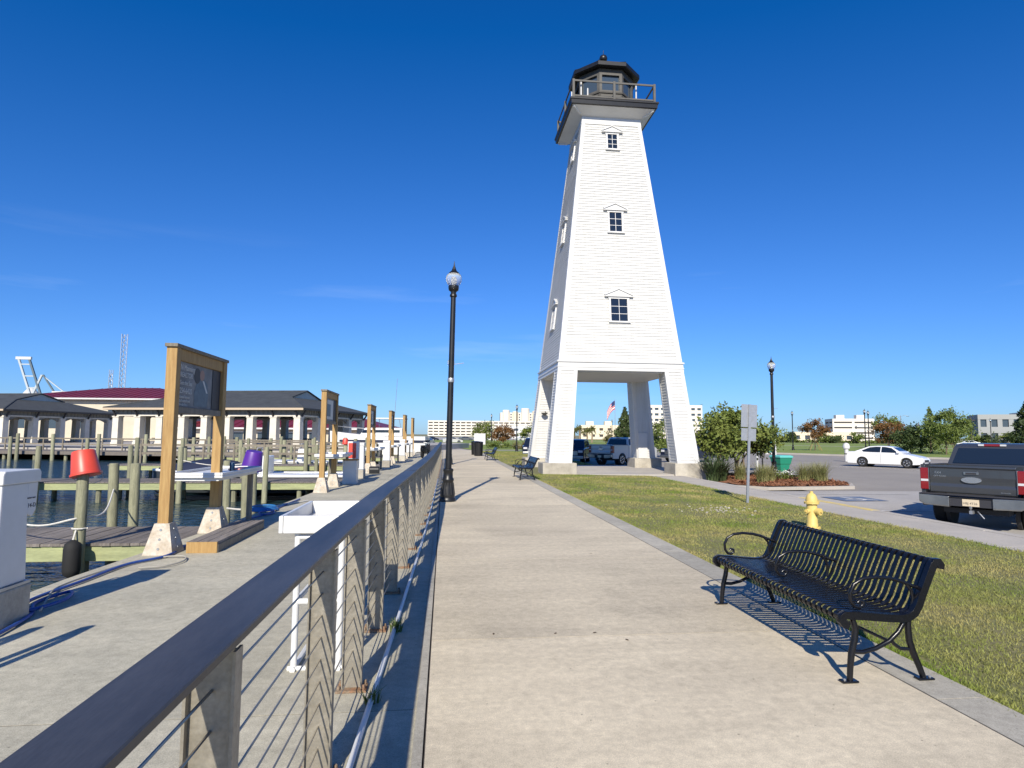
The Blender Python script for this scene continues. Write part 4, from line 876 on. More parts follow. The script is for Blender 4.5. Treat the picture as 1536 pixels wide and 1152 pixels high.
# ================================================================ PAVILIONS AND FAR WATERSIDE
def pavilion(label, origin, nf, ns, fl, sl, gablet=True):
    """open-sided pavilion; local x runs along the front to the left (U), y into depth (V)"""
    r = thing('pavilion', label, 'pavilion', (origin[0], origin[1], .25)); r.matrix_world = Matrix(((U.x,V.x,0,origin[0]),(U.y,V.y,0,origin[1]),(0,0,1,.25),(0,0,0,1)))
    H_ = 2.85; E_ = 3.62; o = .9; x0, x1, y0, y1 = o, fl-o, o, sl-o
    def column(x, y):
        c = MB().b2((x-.37,y-.37,0),(x+.37,y+.37,.35)); c.loft([[(x-w,y-w,z),(x+w,y-w,z),(x+w,y+w,z),(x-w,y+w,z)] for z,w in [(.351,.33),(H_-.12,.31)]]); c.b2((x-.36,y-.36,H_-.119),(x+.36,y+.36,H_))
        c.build('column', m_colm, r)
    for i in range(nf): column(lerp(x0,x1,i/(nf-1)), y0); column(lerp(x0,x1,i/(nf-1)), y1)
    for i in range(1, ns-1): column(x0, lerp(y0,y1,i/(ns-1)))
    for i in range(1, ns-1): column(x1, lerp(y0,y1,i/(ns-1)))
    # beam, batten header and brackets
    for (a,b) in (((x0,y0),(x1,y0)),((x0,y1),(x1,y1)),((x0,y0),(x0,y1)),((x1,y0),(x1,y1))):
        d = Vector((b[0]-a[0],b[1]-a[1],0)).normalized(); A = Vector((*a,0)); B = Vector((*b,0)); ex = .25 if abs(d.x) > .5 else -.26
        MB().bar(A-d*ex+Vector((0,0,H_+.08)), B+d*ex+Vector((0,0,H_+.08)), .50, .155).build('beam', m_colm, r)
        MB().bar(A-d*(ex-.05)+Vector((0,0,H_+.47)), B+d*(ex-.05)+Vector((0,0,H_+.47)), .40, .62).build('header', m_batten, r)
        n = int((B-A).length/.45); ba = MB(); off = Vector((-d.y,d.x,0)); 
        for k in range(n):
            p = A+d*(k+.5)*(B-A).length/n
            for s_ in (-1,1): ba.box((p.x+off.x*.215*s_,p.y+off.y*.215*s_,H_+.47), (.06,.06,.60) )
        ba.build('battens', m_batten, r)
    for i in range(nf):
        x = lerp(x0,x1,i/(nf-1)); MB().bar((x,y0-.25,H_-.1),(x,y0-.8,E_-.02),.14,.14).build('bracket', m_ink, r)
    for i in range(ns):
        y = lerp(y0,y1,i/(ns-1)); MB().bar((x0-.25,y,H_-.1),(x0-.8,y,E_-.02),.14,.14).build('bracket', m_ink, r)
    # arched infill on the short side
    for i in range(ns-1):
        ya, yb = lerp(y0,y1,i/(ns-1))+.42, lerp(y0,y1,(i+1)/(ns-1))-.42; k = MB(); pts = [(ya,H_)]+[(lerp(ya,yb,t/8), H_-.42+.36*math.sin(math.pi*t/8)) for t in range(9)]+[(yb,H_)]
        k.prism(pts, lambda u,v,t: (t,u,v), x0-.1, x0+.1); k.build('arch_panel', m_batten, r)
    # hip roof with gablets
    rz_ = 5.95-.25; ry = sl/2; rx0, rx1 = sl*.24, fl-sl*.24
    e = [(0,0,E_),(fl,0,E_),(fl,sl,E_),(0,sl,E_)]; hip0 = [(sl*.24,sl*.24*1.25,lerp(E_,rz_,.60)),(sl*.24,sl-sl*.24*1.25,lerp(E_,rz_,.60))]
    A, B = (rx0,ry,rz_), (rx1,ry,rz_)
    h1 = [(fl-q[0],q[1],q[2]) for q in hip0]
    rm = MB(); rm.add(e+[A,B]+hip0+h1, [(0,1,8,5,4,6),(2,3,7,4,5,9),(3,0,6,7),(1,2,9,8)])
    rm.add([(q[0],q[1],q[2]-.16) for q in e], [(0,3,2,1)])
    rf_ = rm.build('roof', m_roof, r)
    gb = MB(); gb.add([(rx0+.05,hip0[0][1],hip0[0][2]),(rx0+.05,ry,rz_-.03),(rx0+.05,hip0[1][1],hip0[1][2])], [(0,1,2)]); gb.add([(rx1-.05,hip0[0][1],hip0[0][2]),(rx1-.05,ry,rz_-.03),(rx1-.05,hip0[1][1],hip0[1][2])], [(0,1,2)])
    gb.build('gablet', m_colm, rf_)
    for (a,b) in ((0,1),(1,2),(2,3),(3,0)):
        MB().bar(Vector(e[a])-Vector((0,0,.10)), Vector(e[b])-Vector((0,0,.10)), .08, .19).build('eave_fascia', m_fasciac if a == 0 else m_deck, rf_)
    for (a,b) in ((e[0],hip0[0]),(e[1],h1[0]),(A,B),(hip0[0],A),(hip0[1],A)):
        MB().tube([a,b], .09, 5).build('ridge_cap', m_roof, rf_)
    return r
P1 = pavilion('large open pavilion with grey hip roof, ridge and end gablet, cream columns', (-12.67,57.0), 9, 5, 20.5, 16.0)
P2 = pavilion('open pavilion with grey hip roof partly cut off behind the far boardwalk', (-45.7,69.3), 9, 5, 20.5, 15.5)
# things under the pavilions
for i in range(14):
    a, b_ = random.uniform(2,18), random.uniform(3,13); x,y_,_ = uv(a,b_)
    t = thing('picnic_table', 'dark picnic table under the large pavilion', 'table', (x,y_,.25), random.uniform(0,3), 'picnic tables under the pavilion')
    MB().b2((-.9,-.4,.70),(.9,.4,.76)).build('top', m_deck, t)
    for s_ in (-1,1): MB().b2((-.9,s_*.62-.13,.42),(.9,s_*.62+.13,.46)).build('seat', m_deck, t); MB().bar((s_*.7,-.6,0),(s_*.7,.3,.70),.06,.08).build('leg', m_galv, t); MB().bar((s_*.78,.6,0),(s_*.78,-.3,.70),.06,.08).build('leg', m_galv, t)
# boardwalk guard rail
gr_ = thing('guard_rail', 'low pale timber guard rail along the far boardwalk', 'railing', (0,0,0))
for k in range(24): x,y_,_ = uv(-3+k*2.0,-3.6); MB().b2((x-.05,y_-.05,-.06),(x+.05,y_+.05,1.0)).build('post', m_lumberd, gr_)
for z in (.45,.95): MB().bar(uv(-3,-3.6,z), uv(43,-3.6,z), .05, .12).build('rail', m_lumberd, gr_)

# red-roofed buildings behind the pavilions
def hiproof(m_, L, W, H_, Z, o, rl):
    e = [(-o,-o,Z),(L+o,-o,Z),(L+o,W+o,Z),(-o,W+o,Z)]; return MB().add(e+[(W*rl,W/2,Z+H_),(L-W*rl,W/2,Z+H_)], [(0,1,5,4),(2,3,4,5),(3,0,4),(1,2,5),(0,3,2,1)])
def barn(name, label, o, ang, L, W, Z, Hr, nwin):
    r = thing(name, label, 'building', (*o,-.4), ang)
    MB().b2((0,0,0),(L,W,Z)).build('wall', m_cream, r)
    rf_ = hiproof(None, L, W, Hr, Z+.002, .9, .5).build('roof', m_redroof, r)
    for k in range(int(L/1.2)): 
        x = k*1.2+.3; t = min(1, min(x, L-x)/(W*.5)); MB().bar((x,-.9,Z+.03),(x,lerp(-.9,W/2,t),Z+.03+Hr*t),.06,.06).build('seam', m_redroof, rf_)
    MB().b2((-.95,-.99,Z-.22),(L+.95,-.905,Z+.0)).build('gutter', m_trim, r)
    for k in range(nwin):
        x = (k+.5)*L/nwin; w = MB().b2((x-.8,-.04,Z*.35),(x+.8,.0,Z*.75)).build('window', m_bgglass, r); MB().b2((x-.9,-.07,Z*.75),(x+.9,-.041,Z*.80)).build('lintel', m_trim, w)
    return r
barn('harbour_hall', 'long cream hall with red metal roof behind the pavilions', (-64.5,98.0), math.radians(-4), 27, 20, 6.9, 2.3, 6)
barn('harbour_shop', 'low cream shop with red roof seen through the large pavilion columns', (-38,92), math.radians(-12), 30, 9, 2.7, 1.6, 8)
# lattice mast
ms = thing('radio_mast', 'slender lattice radio mast above the red roof', 'mast', (-59.8,121,0))
w0 = .55; hz_ = 19.8
for k in range(3):
    a = 2*math.pi*k/3; MB().tube([(w0*math.cos(a),w0*math.sin(a),0),(w0*math.cos(a),w0*math.sin(a),hz_)], .06, 5).build('leg', m_galv, ms)
for j in range(22):
    z = j*.9
    lt = MB()
    for k in range(3):
        a, b_ = 2*math.pi*k/3, 2*math.pi*(k+1)/3; lt.tube([(w0*math.cos(a),w0*math.sin(a),z),(w0*math.cos(b_),w0*math.sin(b_),z+.9)], .035, 4)
    lt.build('lattice_brace', m_galv, ms)
ms2 = thing('radio_mast', 'short lattice mast beside the taller one', 'mast', (-57.2,112,0))
for k in range(3):
    a = 2*math.pi*k/3; MB().tube([(.4*math.cos(a),.4*math.sin(a),0),(.3*math.cos(a),.3*math.sin(a),12.2)], .05, 5).build('leg', m_galv, ms2)
for j in range(13):
    lt = MB()
    for k in range(3): a, b_ = 2*math.pi*k/3, 2*math.pi*(k+1)/3; lt.tube([(.38*math.cos(a),.38*math.sin(a),j*.9),(.38*math.cos(b_),.38*math.sin(b_),j*.9+.9)], .03, 4)
    lt.build('lattice_brace', m_galv, ms2)
# port gantry crane with raised boom
cx = thing('harbour_crane', 'pale gantry crane with raised boom beyond the pavilion roof', 'crane', (-372,610,0))
MB().b2((-16,-6,0),(-12,-2,34)).build('gantry_leg', m_crane, cx); MB().b2((12,-6,0),(16,-2,34)).build('gantry_leg', m_crane, cx)
MB().b2((-18,-7,30),(18,-1,35)).build('portal_beam', m_crane, cx)
for dx in (0,9):
    bm_ = MB(); A = Vector((-5+dx,-4,32)); B = Vector((-18+dx,-4,68)); bm_.bar(A,B,1.6,1.6); bm_.build('boom', m_craned if dx else m_crane, cx)
for t in (.25,.55,.85): MB().bar(Vector((-5,-4,32)).lerp(Vector((-18,-4,68)),t), Vector((4,-4,32)).lerp(Vector((-9,-4,68)),t),1.0,1.0).build('boom_tie', m_crane, cx)
MB().b2((-20,-5,67),(-7,-3,69.5)).build('boom_tip', m_trim, cx)
MB().bar((-4,-4,35),(3,-4,53),1.5,1.5).build('mast', m_crane, cx); MB().bar((16,-4,35),(4,-4,53),1.2,1.2).build('mast', m_craned, cx)
MB().bar((3,-4,53),(26,-4,35),.8,.8).build('stay', m_crane, cx); MB().b2((14,-7,35),(30,-1,38)).build('machine_house', m_trim, cx)
MB().lathe([(7,0),(7,8),(6,13),(3,17),(.5,18.5)], (-14,10,24), 14).build('dome', m_trim, cx, smooth=40)

# ================================================================ FAR BUILDINGS
def slabblock(name, label, o, ang, L, W, floors, fh, bay, wall, openm, z0=-.5, ofrac=.62, hfrac=.45, roofbox=0):
    """storeyed block with real recessed openings: spandrel bands and piers in front of a dark core, each opening its own part"""
    r = thing(name, label, 'building', (*o,z0), ang)
    H_ = floors*fh
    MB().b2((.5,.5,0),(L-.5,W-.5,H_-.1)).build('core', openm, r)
    for k in range(floors+1):
        z = k*fh; t = fh*(1-hfrac)
        MB().b2((0,0,max(0,z-t*.35)),(L,W,min(H_+.9,z+t*.65))).build('floor_band', wall, r)
    n = max(2,int(L/bay)); pw = bay*(1-ofrac)
    for k in range(n+1):
        x = k*L/n; MB().b2((max(0,x-pw/2),.06,0),(min(L,x+pw/2),.7,H_)).build('pier', wall, r)
    m2 = max(2,int(W/bay))
    for k in range(m2+1):
        y = k*W/m2
        for xx in ((.06,.7),(L-.7,L-.06)): MB().b2((xx[0],max(.05,y-pw/2),0),(xx[1],min(W-.05,y+pw/2),H_)).build('pier', wall, r)
    if roofbox:
        for k in range(roofbox): x = (k+.5)*L/roofbox; MB().b2((x-2,W*.3,H_+.9),(x+2,W*.6,H_+3)).build('roof_plant', wall, r)
    return r
# parking garage
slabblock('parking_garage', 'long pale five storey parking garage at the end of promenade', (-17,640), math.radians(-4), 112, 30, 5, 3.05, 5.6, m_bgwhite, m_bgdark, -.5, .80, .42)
# hotel tower with bays
ht = thing('hotel_tower', 'tall cream hotel block with rounded bays behind the garage', 'building', (78,860,-.5), math.radians(-3))
MB().b2((0,0,0),(75,30,33)).build('wall', m_bgwhite, ht)
for k,(x,w,h) in enumerate([(3,10,36),(17,8,34),(29,12,38.5),(45,9,35),(57,8,34.5),(67,9,37)]):
    MB().lathe([(w/2,0),(w/2,h),(w/2-.5,h+.6)], (x+w/2,0,0), 20).build('bay', m_bgcream if k%2 else m_bgwhite, ht, smooth=30)
for k,x in enumerate([14.2,26,42,54.5]):
    for j in range(8): MB().b2((x-.2,-.08,4+j*3.6),(x+1.8,.02,6+j*3.6)).build('window', m_bgglass, ht)
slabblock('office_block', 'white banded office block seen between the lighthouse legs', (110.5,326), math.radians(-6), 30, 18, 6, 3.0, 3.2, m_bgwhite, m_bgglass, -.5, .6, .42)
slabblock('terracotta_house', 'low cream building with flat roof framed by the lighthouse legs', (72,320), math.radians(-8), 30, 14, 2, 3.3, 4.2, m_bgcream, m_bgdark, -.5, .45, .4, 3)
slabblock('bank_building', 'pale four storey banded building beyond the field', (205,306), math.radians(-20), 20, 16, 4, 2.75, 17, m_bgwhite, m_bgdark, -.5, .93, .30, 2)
slabblock('court_building', 'grey two storey building with tall windows beyond the field', (179,189), math.radians(-32), 12, 16, 2, 4.6, 2.6, mat('grey_facade', (.33,.34,.33), .8), m_bgglass, -.5, .5, .55)
slabblock('court_wing', 'bright white wing beside the grey building with tall windows', (189.3,182.3), math.radians(-32), 14, 16, 2, 5.0, 5, m_bgwhite, m_bgglass, -.5, .4, .4)
slabblock('roadside_shop', 'small white shop behind the shrubs before the garage', (36,330), math.radians(-4), 20, 10, 2, 3.0, 5, m_trim, m_bgglass, -.5, .5, .4)
slabblock('roadside_building', 'long low cream building low behind the field trees', (150,252), math.radians(-25), 24, 12, 1, 3.4, 4, m_bgcream, m_bgglass, -.5, .5, .5)
# poles and signals
def upole(x,y,h,l,arms=1):
    r = thing('utility_pole', l, 'pole', (x,y,-.5), math.radians(-35), 'utility poles beyond the field'); MB().lathe([(.16,0),(.12,h)], n=8).build('pole', m_bark if arms == 1 else m_galv, r)
    if arms == 1: MB().b2((-1.1,-.06,h-.9),(1.1,.06,h-.75)).build('cross_arm', m_bark, r)
    if arms == 2:
        MB().tube([(-2.0,0,h-.2),(-1.2,0,h+.1),(0,0,h-.3),(1.2,0,h+.1),(2.0,0,h-.2)], .05, 6).build('lamp_arm', m_galv, r)
        for s_ in (-1,1): MB().b2((s_*2.0-.4,-.15,h-.3),(s_*2.0+.4,.15,h-.18)).build('lamp_head', m_lgrey, r)
    return r
upole(148.2,185.7,9.3,'double armed light pole behind the small conifer',2); upole(153.8,185,7.0,'plain utility pole right behind the broad tree',1); upole(171,183.2,8.8,'utility pole left of the grey building with tall windows',1); upole(100,190,7.5,'far utility pole beside the rust coloured tree',1)
sg_ = thing('traffic_signal', 'horizontal traffic signal mast arm beyond the field', 'traffic light', (166,200,-.5), math.radians(-38))
MB().lathe([(.15,0),(.12,6.2)], n=8).build('pole', m_galv, sg_); MB().tube([(0,0,5.6),(-20,0,5.9)], .09, 6).build('arm', m_galv, sg_)
for x in (-5,-9,-14,-19): MB().b2((x-.2,-.2,5.2),(x+.2,.2,6.4)).build('signal_head', m_ink, sg_)
fl = thing('flagpole', 'flagpole with striped flag framed by the lighthouse legs', 'flag', (33.2,117.4,-.5))
MB().lathe([(.07,0),(.04,9.2)], n=8).build('pole', m_galv, fl)
for k in range(7):
    MB().loft([[(-.05-t*1.6,.12*math.sin(t*5),8.9-k*.24-t*.6-t*t*1.6),(-.05-t*1.6,.12*math.sin(t*5),8.66-k*.24-t*.6-t*t*1.6),(-.05-t*1.6,.12*math.sin(t*5)+.01,8.78-k*.24-t*.6-t*t*1.6)] for t in (0,.25,.5,.75,1)]).build('stripe', m_flagr if k%2 == 0 else m_flagw, fl)
MB().loft([[(-.05-t*1.6,.12*math.sin(t*5)-.03,8.92-t*.6-t*t*1.6),(-.05-t*1.6,.12*math.sin(t*5)-.03,8.0-t*.6-t*t*1.6),(-.05-t*1.6,.12*math.sin(t*5)-.02,8.4-t*.6-t*t*1.6)] for t in (0,.2,.4)]).build('canton', m_flagb, fl)

# ================================================================ VEHICLES  (local x forward, y left, z up, z = 0 on the road)
def wheel(parent, x, y, r, w, spokes=5):
    wl_ = MB().lathe([(r*.60,-w/2),(r*.93,-w/2),(r,-w/2+.03),(r,w/2-.03),(r*.93,w/2),(r*.60,w/2)], (x,y,r), 28, 'Y').build('wheel', m_tyre, parent, smooth=40)
    s_ = 1 if y > 0 else -1
    rm = MB(); rm.lathe([(r*.62,s_*(w/2-.01)),(r*.66,s_*(w/2+.004)),(r*.60,s_*(w/2+.006)),(r*.57,s_*(w/2-.03))], (x,y,r), 28, 'Y')
    rm.lathe([(r*.14,s_*(w/2-.06)),(r*.14,s_*(w/2+.0)),(r*.08,s_*(w/2+.01))], (x,y,r), 12, 'Y')
    for k in range(spokes):
        a = 2*math.pi*k/spokes+.3; rm.bar((x+.1*r*math.cos(a),y+s_*(w/2-.02),r+.1*r*math.sin(a)),(x+.60*r*math.cos(a),y+s_*(w/2-.01),r+.60*r*math.sin(a)),.20*r,.03,(0,1,0))
    rm.build('rim', m_rim, wl_)
    MB().lathe([(r*.58,s_*(w/2-.07)),(r*.58,s_*(w/2-.05))], (x,y,r), 20, 'Y').build('brake_well', m_darkin, wl_)
def arched(top, bottom_z, axles, ra, rw, xr, xf):
    """side outline, counter-clockwise from rear bottom, with wheel arches"""
    pts = [(xr, bottom_z+.02)]
    for ax in axles:
        a0 = math.asin(max(-1,min(1,(bottom_z-rw)/ra)))
        n = 12; A = math.pi-a0; 
        for k in range(n+1):
            a = A+(a0-A)*k/n; pts.append((ax+ra*math.cos(a), rw+ra*math.sin(a)))
    pts.append((xf, bottom_z+.04)); return pts+top
def body_from(outline, W, inset=.035, shoulder=None):
    cx_ = sum(p[0] for p in outline)/len(outline); zs = [p[1] for p in outline]; zm = (max(zs)+min(zs))/2
    def lay(y, k): return [(cx_+(u-cx_)*(1-k*.010), y, zm+(v-zm)*(1-k*.05)) for u,v in outline]
    return MB().loft([lay(-W,1.3), lay(-W+.02,.55), lay(-W+.08,0), lay(W-.08,0), lay(W-.02,.55), lay(W,1.3)])
def sideglass(pts, yf, off=.006, t=.01, s_=1):
    return MB().loft([[(u, s_*(yf(v)+off), v) for u,v in pts], [(u, s_*(yf(v)+off-t), v) for u,v in pts]])
def sedan(label, loc, ang, paint, group=None, detail=True):
    r = thing('sedan', label, 'car', loc, ang, group)
    ax = (-1.38,1.40); rw = .325
    top = [(2.33,.50),(2.26,.66),(2.05,.76),(1.55,.88),(1.05,.965),(-1.75,1.06),(-2.22,1.05),(-2.36,.98),(-2.40,.80),(-2.39,.45)]
    body_from(arched(top,.20,ax,.385,rw,-2.36,2.28),.905).build('body', paint, r, smooth=28)
    yf = lambda z: lerp(.845,.60,(z-1.0)/.46)
    gh = [(1.18,.955),(.50,1.375),(.10,1.44),(-.45,1.455),(-1.0,1.41),(-1.88,1.05)]
    secs = [[(u,s_*yf(v),v) for u,v in gh] for s_ in (-1,1)]
    MB().loft([[(u,-(yf(v)),v) for u,v in gh],[(u,-(yf(v)-.06),v+.012) for u,v in gh],[(u,(yf(v)-.06),v+.012) for u,v in gh],[(u,yf(v),v) for u,v in gh]]).build('cabin', paint, r, smooth=28)
    for s_ in (-1,1):
        sideglass([(-.16,1.02),(.92,1.0),(.45,1.33),(.10,1.395),(-.16,1.405)], yf, s_=s_).build('window', m_glassd, r)
        sideglass([(-.22,1.02),(-.22,1.407),(-.55,1.405),(-.92,1.36),(-1.42,1.13),(-1.30,1.035)], yf, s_=s_).build('window', m_glassd, r)
        MB().loft([[(-.19-.006,s_*.908,.30),(-.19+.006,s_*.908,.30),(-.19+.006,s_*.90,.30)],[(-.19-.006,s_*.905,.95),(-.19+.006,s_*.905,.95),(-.19+.006,s_*.895,.95)]]).build('door_seam', m_ink, r)
        for x in (-.45,.75): MB().b2((x-.10,s_*.898,.80),(x+.10,s_*.918,.83)).build('door_handle', paint, r)
        MB().b2((.82,s_*.86,.98),(1.0,s_*1.02,1.10)).build('mirror', paint, r, bevel=.02)
        MB().loft([[(2.20,s_*.60,.60),(2.31,s_*.60,.60),(2.27,s_*.60,.70)],[(1.85,s_*.885,.66),(1.97,s_*.88,.66),(1.75,s_*.87,.78)]]).build('headlight', m_clearlens, r)
        MB().loft([[(-2.40,s_*.60,.78),(-2.36,s_*.60,.95),(-2.30,s_*.60,.9)],[(-2.15,s_*.905,.78),(-2.1,s_*.895,.95),(-2.0,s_*.89,.9)]]).build('taillight', m_redlens, r)
        MB().b2((2.20,s_*.62-.12,.30),(2.345,s_*.62+.12,.40)).build('fog_lamp', m_ink, r)
        for x in ax: wheel(r, x, s_*.80, rw, .21)
        for x in ax: MB().lathe([(.37,s_*.62),(.37,s_*.70)], (x,0,rw), 20, 'Y').build('wheel_well', m_darkin, r)
    MB().add([(1.13,-.75,.99),(1.13,.75,.99),(.55,.60,1.37),(.55,-.60,1.37)], [(0,1,2,3)]).build('windscreen', m_glassd, r)
    MB().add([(-1.80,-.72,1.10),(-1.80,.72,1.10),(-1.08,.58,1.415),(-1.08,-.58,1.415)], [(0,1,2,3)]).build('rear_window', m_glassd, r)
    MB().b2((2.22,-.42,.42),(2.345,.42,.56)).build('grille', m_ink, r)
    return r
CAM = sedan('white sedan on the road beyond the mulch bed', (31.0,40.2,-.45), math.atan2(-.82,.57), m_carwhite)
def pickup(label, loc, ang, paint, detail=False):
    r = thing('pickup_truck', label, 'pickup truck', loc, ang)
    ax = (-1.72,1.85); rw = .40
    # cab and nose
    top = [(2.86,.62),(2.88,1.05),(2.80,1.20),(2.3,1.27),(1.45,1.33),(1.30,1.36),(-.92,1.38),(-.92,.5)]
    body_from(arched(top,.44,(1.85,),.47,rw,-.92,2.82),.985).build('body', paint, r, smooth=28)
    # bed: two side walls, floor, front wall
    for s_ in (-1,1):
        tb_ = [(-.945,1.40),(-2.86,1.42),(-2.88,.60)]
        o_ = arched(tb_,.46,(-1.72,),.47,rw,-2.84,-.945)
        lo, hi = (s_*.985, s_*.90); MB().loft([[(u,lo,v) for u,v in o_],[(u,hi,v) for u,v in o_]]).build('bed_side', paint, r, bevel=.012)
        MB().bar((-2.84,s_*.945,1.425),(-.95,s_*.945,1.405),.10,.03).build('bed_rail', m_ink, r)
    MB().b2((-2.80,-.899,.62),(-.95,.899,.70)).build('bed_floor', m_darkin, r)
    MB().b2((-1.0,-.899,.701),(-.94,.899,1.39)).build('bed_front', paint, r)
    # tailgate with pressed panel
    tgm = MB(); N = [(-2.86,.80),(-2.895,.82),(-2.905,.95),(-2.885,1.02),(-2.89,1.10),(-2.905,1.18),(-2.90,1.36),(-2.93,1.39),(-2.925,1.43),(-2.82,1.43),(-2.81,.80)]
    tgm.loft([[(u,y,v) for u,v in N] for y in (-.80,.80)]); tg = tgm.build('tailgate', paint, r, bevel=.006)
    for s_ in (-1,1):
        tl = MB().b2((-2.925,s_*.815,.86),(-2.70,s_*.99,1.36)).build('taillight', m_redlens, r, bevel=.015)
        MB().b2((-2.932,s_*.825 if s_ > 0 else -.975,1.05),(-2.9255,s_*.975 if s_ > 0 else -.825,1.10)).build('reversing_lens', m_clearlens, tl)
        MB().b2((-2.931,s_*.815-.006,.855),(-2.72,s_*.815+.006,1.365)).build('lens_rim', m_chrome, tl)
    MB().prism([(.19*math.cos(a*math.pi/12),1.115+.068*math.sin(a*math.pi/12)) for a in range(24)], lambda u,v,t: (t,u,v), -2.925, -2.90).build('emblem', m_rim, tg)
    MB().b2((-2.93,-.14,1.235),(-2.903,.14,1.30)).build('handle', m_chrome, tg, bevel=.006); MB().b2((-2.934,-.10,1.245),(-2.9305,.10,1.285)).build('handle_recess', m_ink, tg)
    # bumper
    for s_ in (-1,1):
        MB().loft([[(-3.08,s_*y,z0),(-3.10,s_*y,z0+.03),(-3.10,s_*y,z1),(-2.95,s_*y,z1),(-2.92,s_*y,z0)] for y,z0,z1 in [(.40,.50,.74),(.88,.52,.76),(.985,.58,.765)]]).build('bumper', m_chrome, r, bevel=.01)
    MB().b2((-3.06,-.399,.53),(-2.93,.399,.70)).build('bumper_step', m_ink, r); MB().b2((-3.12,-.98,.765),(-2.9,.98,.79)).build('bumper_pad', m_ink, r, bevel=.008)
    pl = MB().b2((-3.072,-.155,.545),(-3.061,.155,.695)).build('licence_plate', m_plate, r)
    MB().b2((-3.10,-.03,.38),(-2.9,.03,.45)).build('hitch', m_galv, r); MB().lathe([(.012,.45),(.012,.48),(.03,.50),(.03,.53),(.012,.55)], (-3.09,0,0), 10).build('hitch_ball', m_chrome, r)
    MB().tube([(-3.05,-.12,.44),(-3.12,-.17,.40),(-3.1,-.24,.30)], .012, 6).build('tow_cable', m_galv, r)
    if detail:
        def TT(x, y, z): return Matrix(((0,0,-1,x),(-1,0,0,y),(0,1,0,z),(0,0,0,1)))
        lettering('HBJ 4T26', .068, m_ink, pl, TT(-3.0725,.145,.585), ext=.001)
        lettering('FX4', .075, m_rim, tg, TT(-2.906,.70,1.235), ext=.003); lettering('OFF ROAD', .05, m_rim, tg, TT(-2.906,.72,1.165), ext=.003)
        lettering('Ecoboost', .045, m_rim, tg, TT(-2.906,-.52,.855), ext=.003)
    # cab
    yf = lambda z: lerp(.93,.76,(z-1.36)/.56)
    gh = [(1.42,1.34),(.72,1.80),(.45,1.88),(-.30,1.92),(-.66,1.90),(-.78,1.82),(-.92,1.37)]
    MB().loft([[(u,-(yf(v)),v) for u,v in gh],[(u,-(yf(v)-.07),v+.018) for u,v in gh],[(u,(yf(v)-.07),v+.018) for u,v in gh],[(u,yf(v),v) for u,v in gh]]).build('cab', paint, r, smooth=28)
    for s_ in (-1,1):
        sideglass([(.42,1.40),(1.22,1.385),(.66,1.76),(.42,1.83)], yf, s_=s_).build('window', m_glassd, r); sideglass([(.36,1.40),(.36,1.84),(-.55,1.85),(-.68,1.80),(-.80,1.40)], yf, s_=s_).build('window', m_glassd, r)
        MB().b2((1.05,s_*.95,1.38),(1.18,s_*1.20,1.60)).build('mirror', m_ink, r, bevel=.02)
        for x in ax: wheel(r, x, s_*.845, rw, .26, 6)
        MB().lathe([(.45,s_*.60),(.45,s_*.68)], (1.85,0,rw), 20, 'Y').build('wheel_well', m_darkin, r); MB().lathe([(.45,s_*.62),(.45,s_*.70)], (-1.72,0,rw), 20, 'Y').build('wheel_well', m_darkin, r)
        MB().b2((2.80,s_*.72-.17,.85),(2.90,s_*.72+.17,1.12)).build('headlight', m_clearlens, r, bevel=.02)
    rwz = [(-.895,1.43),(-.80,1.80)]
    rw_ = MB().add([(-.925,-.80,1.43),(-.925,.80,1.43),(-.808,.68,1.81),(-.808,-.68,1.81)], [(0,1,2,3)]).build('rear_window', m_glassd, r)
    MB().add([(1.36,-.80,1.385),(1.36,.80,1.385),(.76,.70,1.79),(.76,-.70,1.79)], [(0,1,2,3)]).build('windscreen', m_glassd, r)
    bl = MB().b2((-.775,-.16,1.865),(-.715,.16,1.915)).build('brake_lamp', m_redlens, r); MB().b2((-.782,-.28,1.868),(-.72,-.161,1.912)).build('cargo_lamp', m_clearlens, bl); MB().b2((-.782,.161,1.868),(-.72,.28,1.912)).build('cargo_lamp', m_clearlens, bl)
    MB().b2((2.80,-.62,.80),(2.915,.62,1.15)).build('grille', m_chrome, r, bevel=.02); MB().b2((2.80,-.98,.50),(2.98,.98,.72)).build('front_bumper', m_chrome, r, bevel=.03)
    MB().b2((-2.7,-.6,.35),(2.5,.6,.46)).build('chassis', m_darkin, r)
    return r
